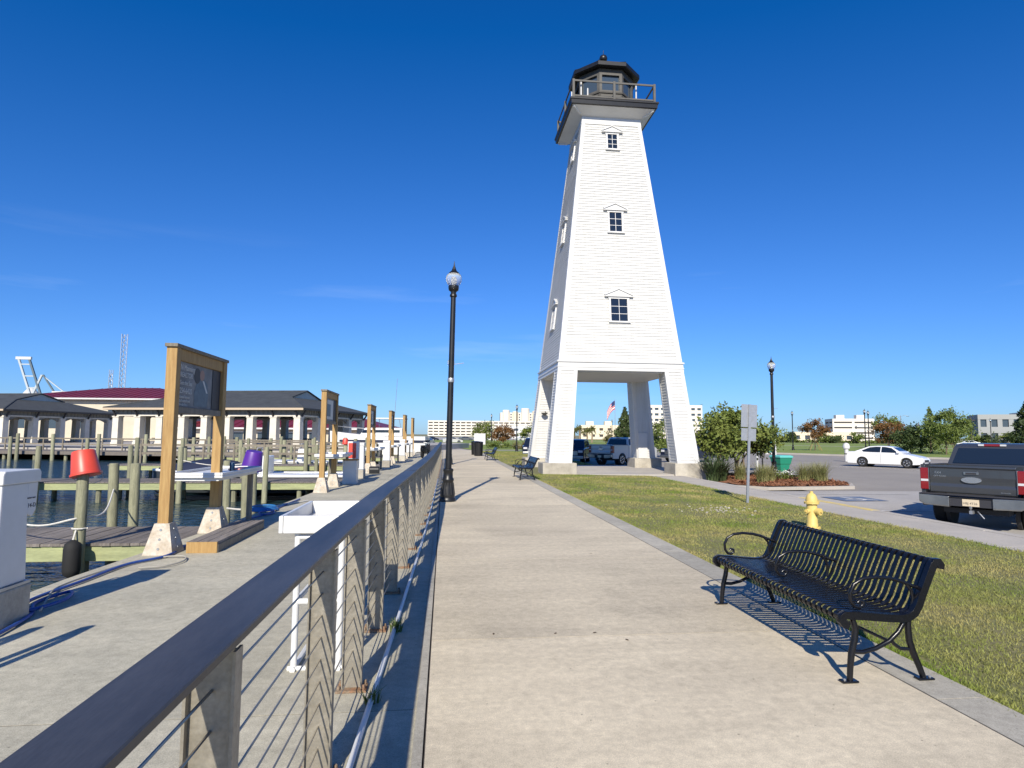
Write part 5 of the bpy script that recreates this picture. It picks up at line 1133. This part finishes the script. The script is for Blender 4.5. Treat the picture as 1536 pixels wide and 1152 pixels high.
# tailgate stands over the sidewalk kerb, nose to the road (+x)
pickup('charcoal pickup truck backed up to the kerb behind the bench', (14.2,14.4,-.46), math.radians(35), m_carblk, True)
pickup('silver pickup truck parked in the shade behind the lighthouse', (13.0,43.6,-.47), math.radians(40), m_carsilver)
def suv(label, loc, ang, paint, group=None):
    r = thing('parked_suv', label, 'suv', loc, ang, group); ax = (-1.4,1.45); rw = .37
    top = [(2.36,.55),(2.36,.95),(2.25,1.05),(1.25,1.12),(-2.35,1.12),(-2.40,.9),(-2.40,.5)]
    body_from(arched(top,.30,ax,.43,rw,-2.36,2.30),.96).build('body', paint, r, smooth=28)
    yf = lambda z: lerp(.91,.72,(z-1.1)/.68); gh = [(1.30,1.10),(.60,1.66),(.3,1.74),(-1.7,1.76),(-2.1,1.68),(-2.36,1.10)]
    MB().loft([[(u,-(yf(v)),v) for u,v in gh],[(u,-(yf(v)-.06),v+.015) for u,v in gh],[(u,(yf(v)-.06),v+.015) for u,v in gh],[(u,yf(v),v) for u,v in gh]]).build('cabin', paint, r, smooth=28)
    for s_ in (-1,1):
        for a_,b_ in ((.25,1.05),(-.75,.18),(-1.85,-.82)):
            t_ = .62 if b_ > 1 else b_; sideglass([(a_,1.16),(b_,1.16),(t_,1.60),(a_,1.66)], yf, s_=s_).build('window', m_glassd, r)
        for x in ax: wheel(r, x, s_*.83, rw, .23)
        for x in ax: MB().lathe([(.41,s_*.62),(.41,s_*.70)], (x,0,rw), 20, 'Y').build('wheel_well', m_darkin, r)
        MB().b2((2.2,s_*.70-.16,.80),(2.375,s_*.70+.16,.96)).build('headlight', m_clearlens, r); MB().b2((-2.415,s_*.80-.1,.85),(-2.3,s_*.80+.1,1.15)).build('taillight', m_redlens, r)
    MB().add([(1.27,-.80,1.15),(1.27,.80,1.15),(.66,.69,1.63),(.66,-.69,1.63)], [(0,1,2,3)]).build('windscreen', m_glassd, r); MB().add([(-2.355,-.78,1.2),(-2.355,.78,1.2),(-2.14,.68,1.64),(-2.14,-.68,1.64)], [(0,1,2,3)]).build('rear_window', m_glassd, r)
    MB().b2((2.2,-.5,.6),(2.38,.5,.9)).build('grille', m_chrome, r); MB().b2((2.2,-.92,.34),(2.45,.92,.56)).build('front_bumper', m_chrome, r, bevel=.03)
    return r
SV = suv('dark blue suv facing out beside the silver pickup under the lighthouse', (10.0,46.5,-.47), math.radians(-110), m_carnavy)
c = copy_tree(SV); c.location = (19.5,47.5,-.45); c.rotation_euler = (0,0,math.radians(-150)); c['label'] = 'dark blue suv parked behind the shrub by the lighthouse leg'
c = copy_tree(SV); c.location = (8.2,56.0,-.45); c.rotation_euler = (0,0,math.radians(-100)); c['label'] = 'dark blue suv parked second in the row behind the lighthouse'
# cars in the far car park
GPK = 'cars parked before the garage'
for i,(x,y_,a_,pm2) in enumerate([(-3.1,113,75,m_carsilver),(-6.2,116,80,m_carwhite),(-9.6,120,80,m_carnavy),(-12.6,124,82,m_cargrey),(2.0,146,5,m_carsilver),(7,200,3,m_cargrey),(17,205,3,m_carwhite),(27,208,3,m_carsilver),(-4,196,3,m_carnavy)]):
    lab = ['silver car nearest the quay end in the row left of garage','white car second from the quay end left of garage','navy car third from the quay end left of garage','grey car fourth from the quay end left of garage','silver car on the lane behind the white notice sign','grey car in front of the garage, beside a white one','white car in front of the garage between grey and silver','silver car in front of the garage next to shrubs','navy car at the corner of the garage'][i]
    c = copy_tree(CAM); c.location = (x,y_,-.5); c.rotation_euler = (0,0,math.radians(a_)); c['label'] = lab; c['group'] = GPK
    def repaint(o):
        for ch in o.children:
            if ch.type == 'MESH' and ch.data.materials and ch.data.materials[0] == m_carwhite:
                ch.data = ch.data.copy(); ch.data.materials[0] = pm2
    repaint(c)
c = copy_tree(CAM); c.location = (127.3,137.5,-.4); c.rotation_euler = (0,0,math.radians(140)); c['label'] = 'white car parked far off beside the broad tree'; c['group'] = GPK

# ================================================================ SMALL STREET THINGS
hy = thing('fire_hydrant', 'yellow fire hydrant on the lawn behind the bench', 'hydrant', (6.80,10.85,-.09), math.radians(20)); hy.scale = (.88,.88,.9)
MB().lathe([(.16,0),(.16,.03),(.115,.04),(.115,.10),(.105,.12),(.105,.50),(.15,.51),(.15,.545),(.12,.55),(.118,.60),(.10,.66),(.07,.705),(.04,.72),(.035,.725),(.035,.76),(.01,.765)], n=24).build('barrel', m_yellow, hy, smooth=35)
for a_,rr,ll in ((-90,.075,.20),(0,.05,.17),(180,.05,.17)):
    q = math.radians(a_); d = Vector((math.cos(q),math.sin(q),0)); o = Vector((0,0,.36)); nz_ = MB(); nz_.tube([o+d*.08,o+d*ll*.8],[rr*.85,rr*.85],16); nz_.tube([o+d*ll*.8,o+d*(ll*.8+.045)],[rr,rr*.95],16); nz_.tube([o+d*(ll*.8+.045),o+d*(ll*.8+.075)],[.018,.018],6)
    nz_.build('nozzle', m_yellow, hy, smooth=35)
bo = MB()
for k in range(8): a_ = k*math.pi/4; bo.lathe([(.012,.50),(.012,.56)], (.135*math.cos(a_),.135*math.sin(a_),0), 6); bo.lathe([(.012,.02),(.012,.055)], (.14*math.cos(a_),.14*math.sin(a_),0), 6)
bo.build('flange_bolts', m_yellow, hy)
sp = thing('road_sign', 'grey back of two road sign plates on a slim leaning post', 'road sign', (7.72,15.1,-.09)); sp.rotation_euler = (0,math.radians(3.0),0)
MB().b2((-.03,-.02,0),(.03,.02,2.52)).build('post', m_galv, sp)
MB().b2((-.215,.022,1.93),(.215,.028,2.52)).build('plate', m_galv, sp, bevel=.002); MB().b2((-.20,.022,1.58),(.20,.028,1.90)).build('plate', m_galv, sp, bevel=.002)
ct = thing('waste_cart', 'green wheeled waste cart with teal lid behind the lamp post', 'bin', (19.1,33.3,-.45), .2)
MB().loft([[(-w,-w,z),(w,-w,z),(w,w,z),(-w,w,z)] for z,w in [(.05,.26),(.5,.33),(.52,.36),(.86,.42)]]).build('body', m_green, ct, bevel=.03); MB().loft([[(-w,-w,z),(w,-w,z),(w,w,z),(-w,w,z)] for z,w in [(.861,.45),(.95,.46),(1.0,.38)]]).build('lid', m_teal, ct, bevel=.02)
for s_ in (-1,1): MB().lathe([(.12,-.03),(.12,.03)], (.25,s_*.27,.12), 14, 'Y').build('wheel', m_tyre, ct)
bb = thing('bulletin_board', 'green bulletin board in white frame behind the leafy shrub', 'notice board', (19.3,35.3,-.45), .1)
for x in (-.62,.62): MB().b2((x-.05,-.05,0),(x+.05,.05,2.3)).build('post', m_trim, bb)
MB().b2((-.569,-.05,1.0),(.569,.05,1.1)).build('frame_rail', m_trim, bb); MB().b2((-.569,-.05,2.2),(.569,.05,2.3)).build('frame_rail', m_trim, bb); MB().b2((-.569,-.02,1.101),(.569,.02,2.199)).build('panel', mat('green_board', (.04,.20,.17), .4), bb)
pk = thing('parking_meter', 'dark parking meter beside the green waste cart', 'parking meter', (17.6,32.6,-.45)); MB().lathe([(.04,0),(.04,.85)], n=8).build('post', m_blackp, pk); MB().loft([[(-w,-.08,z),(w,-.08,z),(w,.08,z),(-w,.08,z)] for z,w in [(.851,.10),(1.1,.14),(1.25,.10)]]).build('head', m_lgrey, pk, bevel=.02)
bc = thing('utility_bollard', 'short white bollard on the field edge behind the white sedan', 'bollard', (34.0,49.0,-.45)); MB().lathe([(.16,0),(.16,1.05),(.26,1.1),(.28,1.3),(.2,1.5),(.06,1.58)], n=16).build('post', m_trim, bc, smooth=40); MB().lathe([(.165,.6),(.165,.7)], n=16).build('band', m_lgrey, bc)

# ================================================================ VEGETATION
def np_mesh(name, verts, nper, m_, parent=None):
    """verts (N, nper, 3): N loose polygons"""
    N = len(verts); me = bpy.data.meshes.new(name); me.vertices.add(N*nper); me.vertices.foreach_set('co', verts.astype(np.float32).ravel())
    me.loops.add(N*nper); me.loops.foreach_set('vertex_index', np.arange(N*nper, dtype=np.int32))
    me.polygons.add(N); me.polygons.foreach_set('loop_start', (np.arange(N)*nper).astype(np.int32)); me.polygons.foreach_set('loop_total', np.full(N, nper, dtype=np.int32))
    me.update(calc_edges=True); me.materials.append(m_); return put(name, me, parent)
def leaves(centers, size, elong=1.9, up=.25):
    n = len(centers); a = RNG.normal(size=(n,3)); a[:,2] += up; a /= np.linalg.norm(a,axis=1)[:,None]
    b = RNG.normal(size=(n,3)); b -= a*(a*b).sum(1)[:,None]; b /= np.linalg.norm(b,axis=1)[:,None]; c = np.cross(a,b)
    s = size*RNG.uniform(.6,1.35,n)[:,None]
    return np.stack([centers-b*s*elong*.5, centers+c*s*.5+a*s*.12, centers+b*s*elong*.5, centers-c*s*.5+a*s*.12], 1)
def crown_pts(n, R, k, spread, hollow=.35, flat=0.0):
    """n points gathered round k boughs inside an ellipsoid of radii R"""
    d = RNG.normal(size=(k,3)); d /= np.linalg.norm(d,axis=1)[:,None]; rad = RNG.uniform(hollow,1.0,k)**.7
    cen = d*rad[:,None]*np.array(R)
    if flat: cen[:,2] = np.where(cen[:,2] < 0, cen[:,2]*flat, cen[:,2])
    idx = RNG.integers(0,k,n); p = cen[idx]+RNG.normal(size=(n,3))*spread*RNG.uniform(.5,1.3,k)[idx][:,None]*np.array([1,1,.75])
    return p, cen
def tree(name, label, cat, loc, h, R, zc, lm, n, ls, k=26, spread=.3, trunk_r=.08, stems=1, bark=None, group=None, limbs=7, flat=0.0):
    r = thing(name, label, cat, loc, RNG.uniform(0,6), group)
    p, cen = crown_pts(n, R, k, spread, flat=flat); p[:,2] += zc; cen[:,2] += zc; p = p[p[:,2] > .05]
    bm_ = bark or m_bark
    tips = cen[np.argsort(RNG.random(k))]
    if stems == 1:
        MB().tube(curve([(0,0,-.1),(.03*h*.2,0,zc*.35),(-.02*h*.2,.02,zc*.8),(0,0,zc+R[2]*.55)],4), [trunk_r*(1-.75*i/12) for i in range(13)], 8).build('trunk', bm_, r, smooth=50)
        lm_ = MB()
        for q in tips[:limbs]:
            z0 = max(.3*zc, min(zc, zc*.55+.2*q[2]*.3)); lm_.tube(curve([(0,0,z0),(q[0]*.4,q[1]*.4,lerp(z0,q[2],.55)),tuple(q)],3), [trunk_r*.5*(1-.8*i/6) for i in range(7)], 5)
        lm_.build('limbs', bm_, r, smooth=50)
    else:
        for s_ in range(stems):
            q = tips[s_ % k]; a = RNG.uniform(0,6.28); b0 = (.18*math.cos(a),.18*math.sin(a),-.05)
            MB().tube(curve([b0,(b0[0]+q[0]*.25,b0[1]+q[1]*.25,zc*.45),(q[0]*.6,q[1]*.6,zc*.8),(q[0]*.85,q[1]*.85,max(q[2],zc))],4), [trunk_r*(1-.7*i/12) for i in range(13)], 7).build('trunk', bm_, r, smooth=50)
        lm_ = MB()
        for q in tips[stems:stems+limbs]: lm_.tube(curve([(q[0]*.3,q[1]*.3,zc*.6),(q[0]*.7,q[1]*.7,lerp(zc*.6,q[2],.6)),tuple(q)],3), [trunk_r*.4*(1-.8*i/6) for i in range(7)], 5)
        lm_.build('limbs', bm_, r, smooth=50)
    np_mesh('crown', leaves(p, ls), 4, lm, r)
    return r
def conifer(name, label, loc, h, rad, lm, n, ls, group=None):
    r = thing(name, label, 'tree', loc, 0, group); MB().tube([(0,0,-.1),(0,0,h*.95)], [.10*h/4,.02], 7).build('trunk', m_bark, r)
    z = h*(1-RNG.random(n)**.62*.97); rr = rad*(1-z/h)**.85*(.35+.65*RNG.random(n)**.4)*(1+.18*np.sin(z*9/h*3)); a = RNG.uniform(0,6.283,n)+np.floor(z*3)*.7
    rr *= 1+.25*np.sin(a*5+z*4); p = np.stack([rr*np.cos(a), rr*np.sin(a), z-.15*rr], 1); np_mesh('crown', leaves(p, ls, 2.4, 0), 4, lm, r); return r
# multi-stem shrub in the bed
bedp = [(10.75,25.4),(11.1,24.2),(12.5,22.7),(16.4,23.2),(17.4,24.8),(17.6,30.5),(11.75,31.5),(11.7,25.5)]
kb = MB(); n_ = len(bedp); cxx = sum(p[0] for p in bedp)/n_; cyy = sum(p[1] for p in bedp)/n_
inn = [(cxx+(x-cxx)*.95, cyy+(y-cyy)*.955) for x,y in bedp]
for i in range(n_):
    j = (i+1)%n_; kb.loft([[(*bedp[i],-.47),(*inn[i],-.47),(*inn[i],-.345),(*bedp[i],-.35)],[(*bedp[j],-.47),(*inn[j],-.47),(*inn[j],-.345),(*bedp[j],-.35)]])
struct(kb.build('bed_kerb', m_side))
mm = MB(); G = 26; hts = {}
bmm = bmesh.new()
mlt = MB(); mlt.poly([(*p,-.38) for p in inn]); mlt = mlt.build('mulch_bed', m_mulch); struct(mlt)
bm2 = bmesh.new(); bm2.from_mesh(mlt.data); bmesh.ops.triangulate(bm2, faces=bm2.faces); bmesh.ops.subdivide_edges(bm2, edges=bm2.edges, cuts=14, use_grid_fill=True)
for v in bm2.verts: v.co.z += (.06*math.sin(v.co.x*2.1)*math.cos(v.co.y*1.7)+.05) + random.uniform(-.02,.02)
bm2.to_mesh(mlt.data); bm2.free(); bmm.free()
straw = RNG.uniform([12.2,22.9,0],[17.0,31,0],(5000,3)); straw[:,2] = -.315+RNG.uniform(-.02,.05,5000)
def in_poly(x, y, P):
    c = np.zeros(len(x), bool); j = len(P)-1
    for i in range(len(P)):
        xi, yi = P[i]; xj, yj = P[j]; c ^= ((yi > y) != (yj > y)) & (x < (xj-xi)*(y-yi)/(yj-yi+1e-9)+xi); j = i
    return c
straw = straw[in_poly(straw[:,0], straw[:,1], inn)]
stuff(np_mesh('pine_straw', leaves(straw, .05, 4.0, 2.0), 4, m_mulch, mlt))
tree('leafy_shrub', 'broad olive green multi-stem shrub tree in the mulch bed', 'shrub', (14.0,28.0,-.34), 3.4, (2.05,1.6,1.22), 2.05, m_leaf, 9000, .095, 34, .30, .045, 8, m_barkp, limbs=14, flat=.75)
tree('leafy_shrub', 'smaller olive shrub tree next to the yucca by the lighthouse', 'shrub', (12.5,26.9,-.34), 2.6, (1.0,1.0,.95), 1.75, m_leaf, 3200, .09, 18, .26, .035, 5, m_barkp, limbs=8, flat=.7)
def blades(n, r, h, w, lean, seg=3):
    """arching strap leaves from a common root -> (quads)"""
    a = RNG.uniform(0,6.283,n); L_ = h*RNG.uniform(.6,1.1,n); ln = lean*RNG.uniform(.3,1.2,n); b = RNG.uniform(0,r,n)
    out = []; side = np.stack([-np.sin(a),np.cos(a),0*a],1); d = np.stack([np.cos(a),np.sin(a),0*a],1); az = RNG.uniform(0,6.283,n); base = np.stack([b*np.cos(az),b*np.sin(az),0*b],1)
    P = []
    for k in range(seg+1):
        t = k/seg; P.append(base+d*(L_*ln*t**1.6)[:,None]+np.array([0,0,1])*(L_*t*(1-.35*ln*t))[:,None])
    for k in range(seg):
        w0 = w*(1-k/seg)+.001; w1 = w*(1-(k+1)/seg)+.001; out.append(np.stack([P[k]-side*w0, P[k]+side*w0, P[k+1]+side*w1, P[k+1]-side*w1],1))
    return np.concatenate(out)
def plant(name, label, cat, loc, n, r, h, w, lean, lm, group=None):
    t = thing(name, label, cat, loc, 0, group); MB().lathe([(r*.5,-.05),(r*.3,.06)], n=8).build('root_crown', m_bark, t); np_mesh('blades', blades(n,r,h,w,lean), 4, lm, t); return t
plant('yucca', 'dark spiky yucca at the foot of the lighthouse leg', 'yucca', (11.25,24.95,-.30), 190, .22, 1.35, .035, .75, m_yucca)
plant('yucca', 'second dark yucca partly behind the first one', 'yucca', (12.0,25.7,-.34), 150, .2, 1.2, .035, .8, m_yucca)
for x,y_,h_,l in [(13.25,24.6,.95,'green fountain grass below the leafy shrub stems'),(12.9,25.8,.9,'green fountain grass tuft between yucca and shrub'),(13.9,25.2,.8,'green fountain grass in front of the shrub, beside another tuft'),(16.1,24.9,1.0,'large straw coloured fountain grass at the tip of mulch bed'),(15.6,25.4,.95,'straw coloured fountain grass beside the large one'),(14.6,26.6,.6,'low fountain grass between lamp base and shrub'),(16.6,26.2,.9,'straw coloured fountain grass behind the large one')]:
    plant('fountain_grass', l, 'grass', (x,y_,-.34), 420, .22, h_, .007, .62, m_straw)
fx = thing('white_flowers', 'small white flowering plant beside the lamp base', 'flowers', (15.3,26.4,-.34)); np_mesh('foliage', leaves(RNG.normal(size=(500,3))*[.35,.25,.10]+[0,0,.18], .05), 4, m_leafg, fx); stuff(np_mesh('petals', leaves(RNG.normal(size=(160,3))*[.35,.25,.06]+[0,0,.33], .05, 1.1), 4, m_trim, fx))
# trees on the field
GT = 'young trees on the field'
def stake(x,y,z,l):
    t = thing('tree_stake', l, 'tree stake', (x,y,z)); 
    for k in range(4): a = k*math.pi/2+.4; MB().tube([(1.1*math.cos(a),1.1*math.sin(a),0),(.2*math.cos(a),.2*math.sin(a),1.5)], .03, 5).build('stake', m_lumber, t)
tree('rust_tree', 'rust coloured young tree on the field, held by stakes', 'tree', (54.0,84.9,-.35), 4.5, (1.9,1.9,1.5), 2.9, m_leafb, 2600, .14, 22, .35, .09, group=GT); stake(54.0,84.9,-.35,'timber stakes round the rust coloured young tree')
tree('rust_tree', 'rust and green round tree on the field behind the white sedan', 'tree', (68.4,88.4,-.35), 4.9, (2.5,2.3,1.7), 3.0, m_leafb, 3200, .15, 24, .42, .1, group=GT)
tree('olive_tree', 'grey green treetop rising above the round rust tree', 'tree', (78,101,-.35), 5.6, (2.3,2.2,1.5), 4.4, m_leaf, 2200, .16, 20, .4, .1, group=GT)
tree('magnolia_tree', 'dense dark magnolia reaching the ground behind the white sedan', 'tree', (56.6,69.5,-.35), 3.7, (1.8,1.7,1.65), 1.75, m_leafd, 3600, .16, 26, .38, .08, group=GT)
tree('broad_tree', 'broad green tree on the field behind the pickup', 'tree', (58.6,66.4,-.35), 5.2, (2.3,2.2,1.7), 3.35, m_leafg, 5200, .13, 30, .40, .09, group=GT, limbs=10); stake(59.6,66.9,-.35,'timber stakes beside the broad green tree')
conifer('young_cypress', 'pointed young cypress rising behind the broad green tree', (62.3,73,-.35), 6.0, 1.9, m_leafg, 1500, .15, GT)
tree('broad_tree', 'second green tree touching the broad tree on the field', 'tree', (66.5,74.0,-.35), 4.4, (2.2,2.1,1.5), 2.9, m_leafg, 3000, .14, 24, .38, .09, group=GT)
conifer('pine_tree', 'tall dark pine beside the white wing of the far building', (112.5,107.5,-.4), 9.8, 3.6, m_leafd, 5200, .24, GT)
conifer('pine_tree', 'second dark pine behind the tall one', (121,112,-.4), 9.0, 3.6, m_leafd, 3600, .25, GT)
conifer('cedar_tree', 'dark cedar standing beside the flag, framed by the lighthouse legs', (17.5,58.4,-.5), 4.9, 1.5, m_leafd, 4200, .13)
tree('olive_tree', 'green tree between the lighthouse legs beside the office block', 'tree', (21.3,57.5,-.5), 4.2, (1.5,1.5,1.7), 2.2, m_leafg, 3200, .12, 22, .32, .08)
tree('bush', 'tan and green bush behind the parked pickup', 'bush', (34.5,118,-.5), 3.4, (4.2,3.0,1.2), 1.5, m_shrubt, 2600, .2, 22, .5, .08, 4)
tree('bush', 'green bush left of the flagpole', 'bush', (38.5,120,-.5), 3.4, (2.6,2.4,1.3), 1.6, m_leafg, 2000, .2, 20, .45, .08, 4)
def palm(x,y,h,l):
    r = thing('palm_tree', l, 'palm', (x,y,-.5), 0, 'palms framed by the lighthouse legs'); MB().tube([(0,0,0),(.1,0,h*.5),(0,0,h)], [.26,.2,.18], 8).build('trunk', m_barkp, r)
    q = []
    for k in range(26):
        a = RNG.uniform(0,6.283); el = RNG.uniform(-.5,1.1); d = np.array([math.cos(a)*math.cos(el),math.sin(a)*math.cos(el),math.sin(el)]); L_ = RNG.uniform(1.3,1.9); n = 40
        t = RNG.uniform(.15,1,n); p = np.outer(t*L_, d)+np.array([0,0,h]); p[:,2] -= .55*t*t; sd = np.array([-math.sin(a),math.cos(a),0]); p += np.outer(RNG.normal(size=n)*.22*(1.1-t), sd)+RNG.normal(size=(n,3))*.04; q.append(p)
    np_mesh('fronds', leaves(np.concatenate(q), .09, 4.5, .2), 4, m_palm, r)
palm(31.6,148,3.2,'first palm in front of the cream building, left of the others'); palm(33.3,150,3.6,'tallest palm of the group before the cream building'); palm(35.0,149,3.2,'palm between the tallest one and the separate one'); palm(38.9,160,3.6,'separate palm right of the palm group before the cream building')
# shrubs and trees before the garage
tree('rust_tree', 'reddish bushy tree in front of the garage', 'tree', (12.2,128,-.5), 4, (2.6,2.2,1.7), 2.0, m_leafb, 2200, .2, 22, .45, .1)
tree('olive_tree', 'olive tree before the garage, left of the reddish one', 'tree', (8.6,138,-.5), 5, (2.4,2.2,2.0), 2.6, m_leaf, 2200, .2, 22, .45, .1)
tree('olive_tree', 'olive tree before the garage, next to the lighthouse leg', 'tree', (17.5,120,-.5), 4.4, (2.4,2.2,1.7), 2.2, m_leaf, 2200, .2, 22, .45, .1)
for x,y_,w_,m2_,l in [(8.2,92,2.2,m_leafg,'low green shrub on the green by the cross path'),(11.5,88,2.6,m_shrubt,'tan shrub clump on the green beside the path'),(14.2,86,2.4,m_shrubt,'tan shrub clump next to the lighthouse leg')]:
    tree('low_shrub', l, 'shrub', (x,y_,-.45), .8, (w_,1.4,.5), .45, m2_, 1600, .12, 20, .22, .04, 5)
# far tree belt beyond the field
GB = 'trees of the far belt beyond the field'
k_ = 0
for i in range(30):
    t = i/29; x = lerp(78,212,t)+RNG.uniform(-3,3); y_ = lerp(236,172,t)+RNG.uniform(-6,6)
    if i in (24,25,26,27): continue
    hh = RNG.uniform(2.4,4.8)
    tree('belt_tree', ('mid green','dark green','yellowish olive')[i%3]+' small tree in the belt beyond the field', 'tree', (x,y_,-.5), hh, (RNG.uniform(2.6,4.2),2.4,hh*.42), hh*.55, (m_leafg,m_leafd,m_leaf)[i%3], 700, .36, 14, .6, .1, group=GB, limbs=4)
hed = RNG.uniform([0,-1.2,0],[1,1.2,1.0],(6000,3)); hx = 70+150*hed[:,0]; hy_ = 240-68*hed[:,0]+hed[:,1]; hzz = -.4+hed[:,2]*(.6+.5*np.sin(hx*.7)**2)
o = np_mesh('far_hedge', leaves(np.stack([hx,hy_,hzz],1), .42), 4, m_leafg); stuff(o); o['label'] = 'low dark hedge line along the far side of the field'; o['category'] = 'hedge'

# ================================================================ LAWN GRASS
def lawn_blades(x0, x1, y0, y1, dens, h, w):
    n = int((x1-x0)*(y1-y0)*dens); x = RNG.uniform(x0,x1,n); y = RNG.uniform(y0,y1,n)
    # thin, worn patches
    f = np.sin(x*1.7+1.3*np.sin(y*.9))*np.sin(y*1.3+.7*np.cos(x*2.1)); f2 = np.sin(x*5.1+y*2.2)*np.sin(y*4.3-x*1.7)
    keep = RNG.random(n) < np.clip(.86+.35*f+.25*f2, .28, 1); x, y, f = x[keep], y[keep], f[keep]; n = len(x)
    z = np.interp(x, [3.37,8.7], [-.015,-.10])-.014; a = RNG.uniform(0,6.283,n); hh = .72*h*RNG.uniform(.5,1.3,n)*(1+.25*f); ln = RNG.uniform(.2,1.3,n)*hh; b = RNG.uniform(0,6.283,n)
    ww = w*RNG.uniform(.6,1.3,n); P = np.stack([x,y,z],1); s_ = np.stack([np.cos(a)*ww,np.sin(a)*ww,0*a],1); T = P+np.stack([np.cos(b)*ln,np.sin(b)*ln,hh],1)
    return np.stack([P-s_, P+s_, T],1)
gb_ = [lawn_blades(3.39,8.7,1.5,6.5,4200,.036,.0034), lawn_blades(3.39,8.7,6.5,11,2600,.038,.0046), lawn_blades(3.39,8.7,11,17,1300,.040,.007), lawn_blades(3.39,8.7,17,25.6,700,.042,.010), lawn_blades(3.39,8.7,33.9,60,180,.045,.02), lawn_blades(3.33,3.47,1.5,25,3600,.05,.005), lawn_blades(8.62,8.80,2,25,1500,.05,.006)]
gmesh = np_mesh('lawn_grass', np.concatenate(gb_), 3, m_grass); stuff(gmesh); gmesh['label'] = 'short patchy green lawn grass beside the promenade'; gmesh['category'] = 'grass'
# pebbles on a bare patch, weeds at the railing foot
pb = MB()
for k in range(90):
    x, y_ = random.gauss(6.2,.45), random.gauss(13.4,.4); r_ = random.uniform(.012,.035); pb.lathe([(r_*.6,0),(r_,r_*.4),(r_*.5,r_*.8)], (x,y_,lz(x)-.012), 6)
o = pb.build('pebbles', m_block); stuff(o); o['label'] = 'pale pebbles on a bare patch of the lawn'; o['category'] = 'pebbles'
for x,y_,n in [(-.36,5.25,46),(-.40,3.9,26)]:
    t = thing('weed_tuft', 'small green weed at the foot of the railing', 'weed', (x,y_,-.02), 0, 'weeds in the gutter'); np_mesh('blades', blades(n,.05,.12,.006,.8,2), 4, m_leafg, t); MB().lathe([(.02,-.01),(.012,.012)], n=6).build('root_crown', m_bark, t)

lf_ = MB().loft([[(-.03,0,.004),(-.028,.002,.006),(-.03,.004,.004)],[(-.01,-.012,.008),(-.01,0,.014),(-.01,.014,.008)],[(.012,-.012,.006),(.012,0,.012),(.012,.012,.009)],[(.034,0,.004),(.033,.002,.006),(.034,.003,.004)]]).mesh('fallen_leaf'); lf_.materials.append(mat('dry_leaf', (.07,.045,.025), .8))
for x,y_,l in [(.42,5.06,'dry brown leaf lying on the promenade joint next to the railing shadow'),(.92,5.03,'dry leaf on the promenade joint, between two other leaves'),(1.24,5.02,'dry leaf on the promenade joint nearest the middle'),(1.45,4.83,'dry leaf lying just off the promenade joint'),(2.0,8.3,'dry leaf on the promenade past the bench')]:
    o = put('fallen_leaf', lf_); o.location = (x,y_,.002); o.scale = (.6,.6,.6); o.rotation_euler = (0,0,random.uniform(0,6)); tag(o, l, 'leaf', 'dry leaves on the promenade')
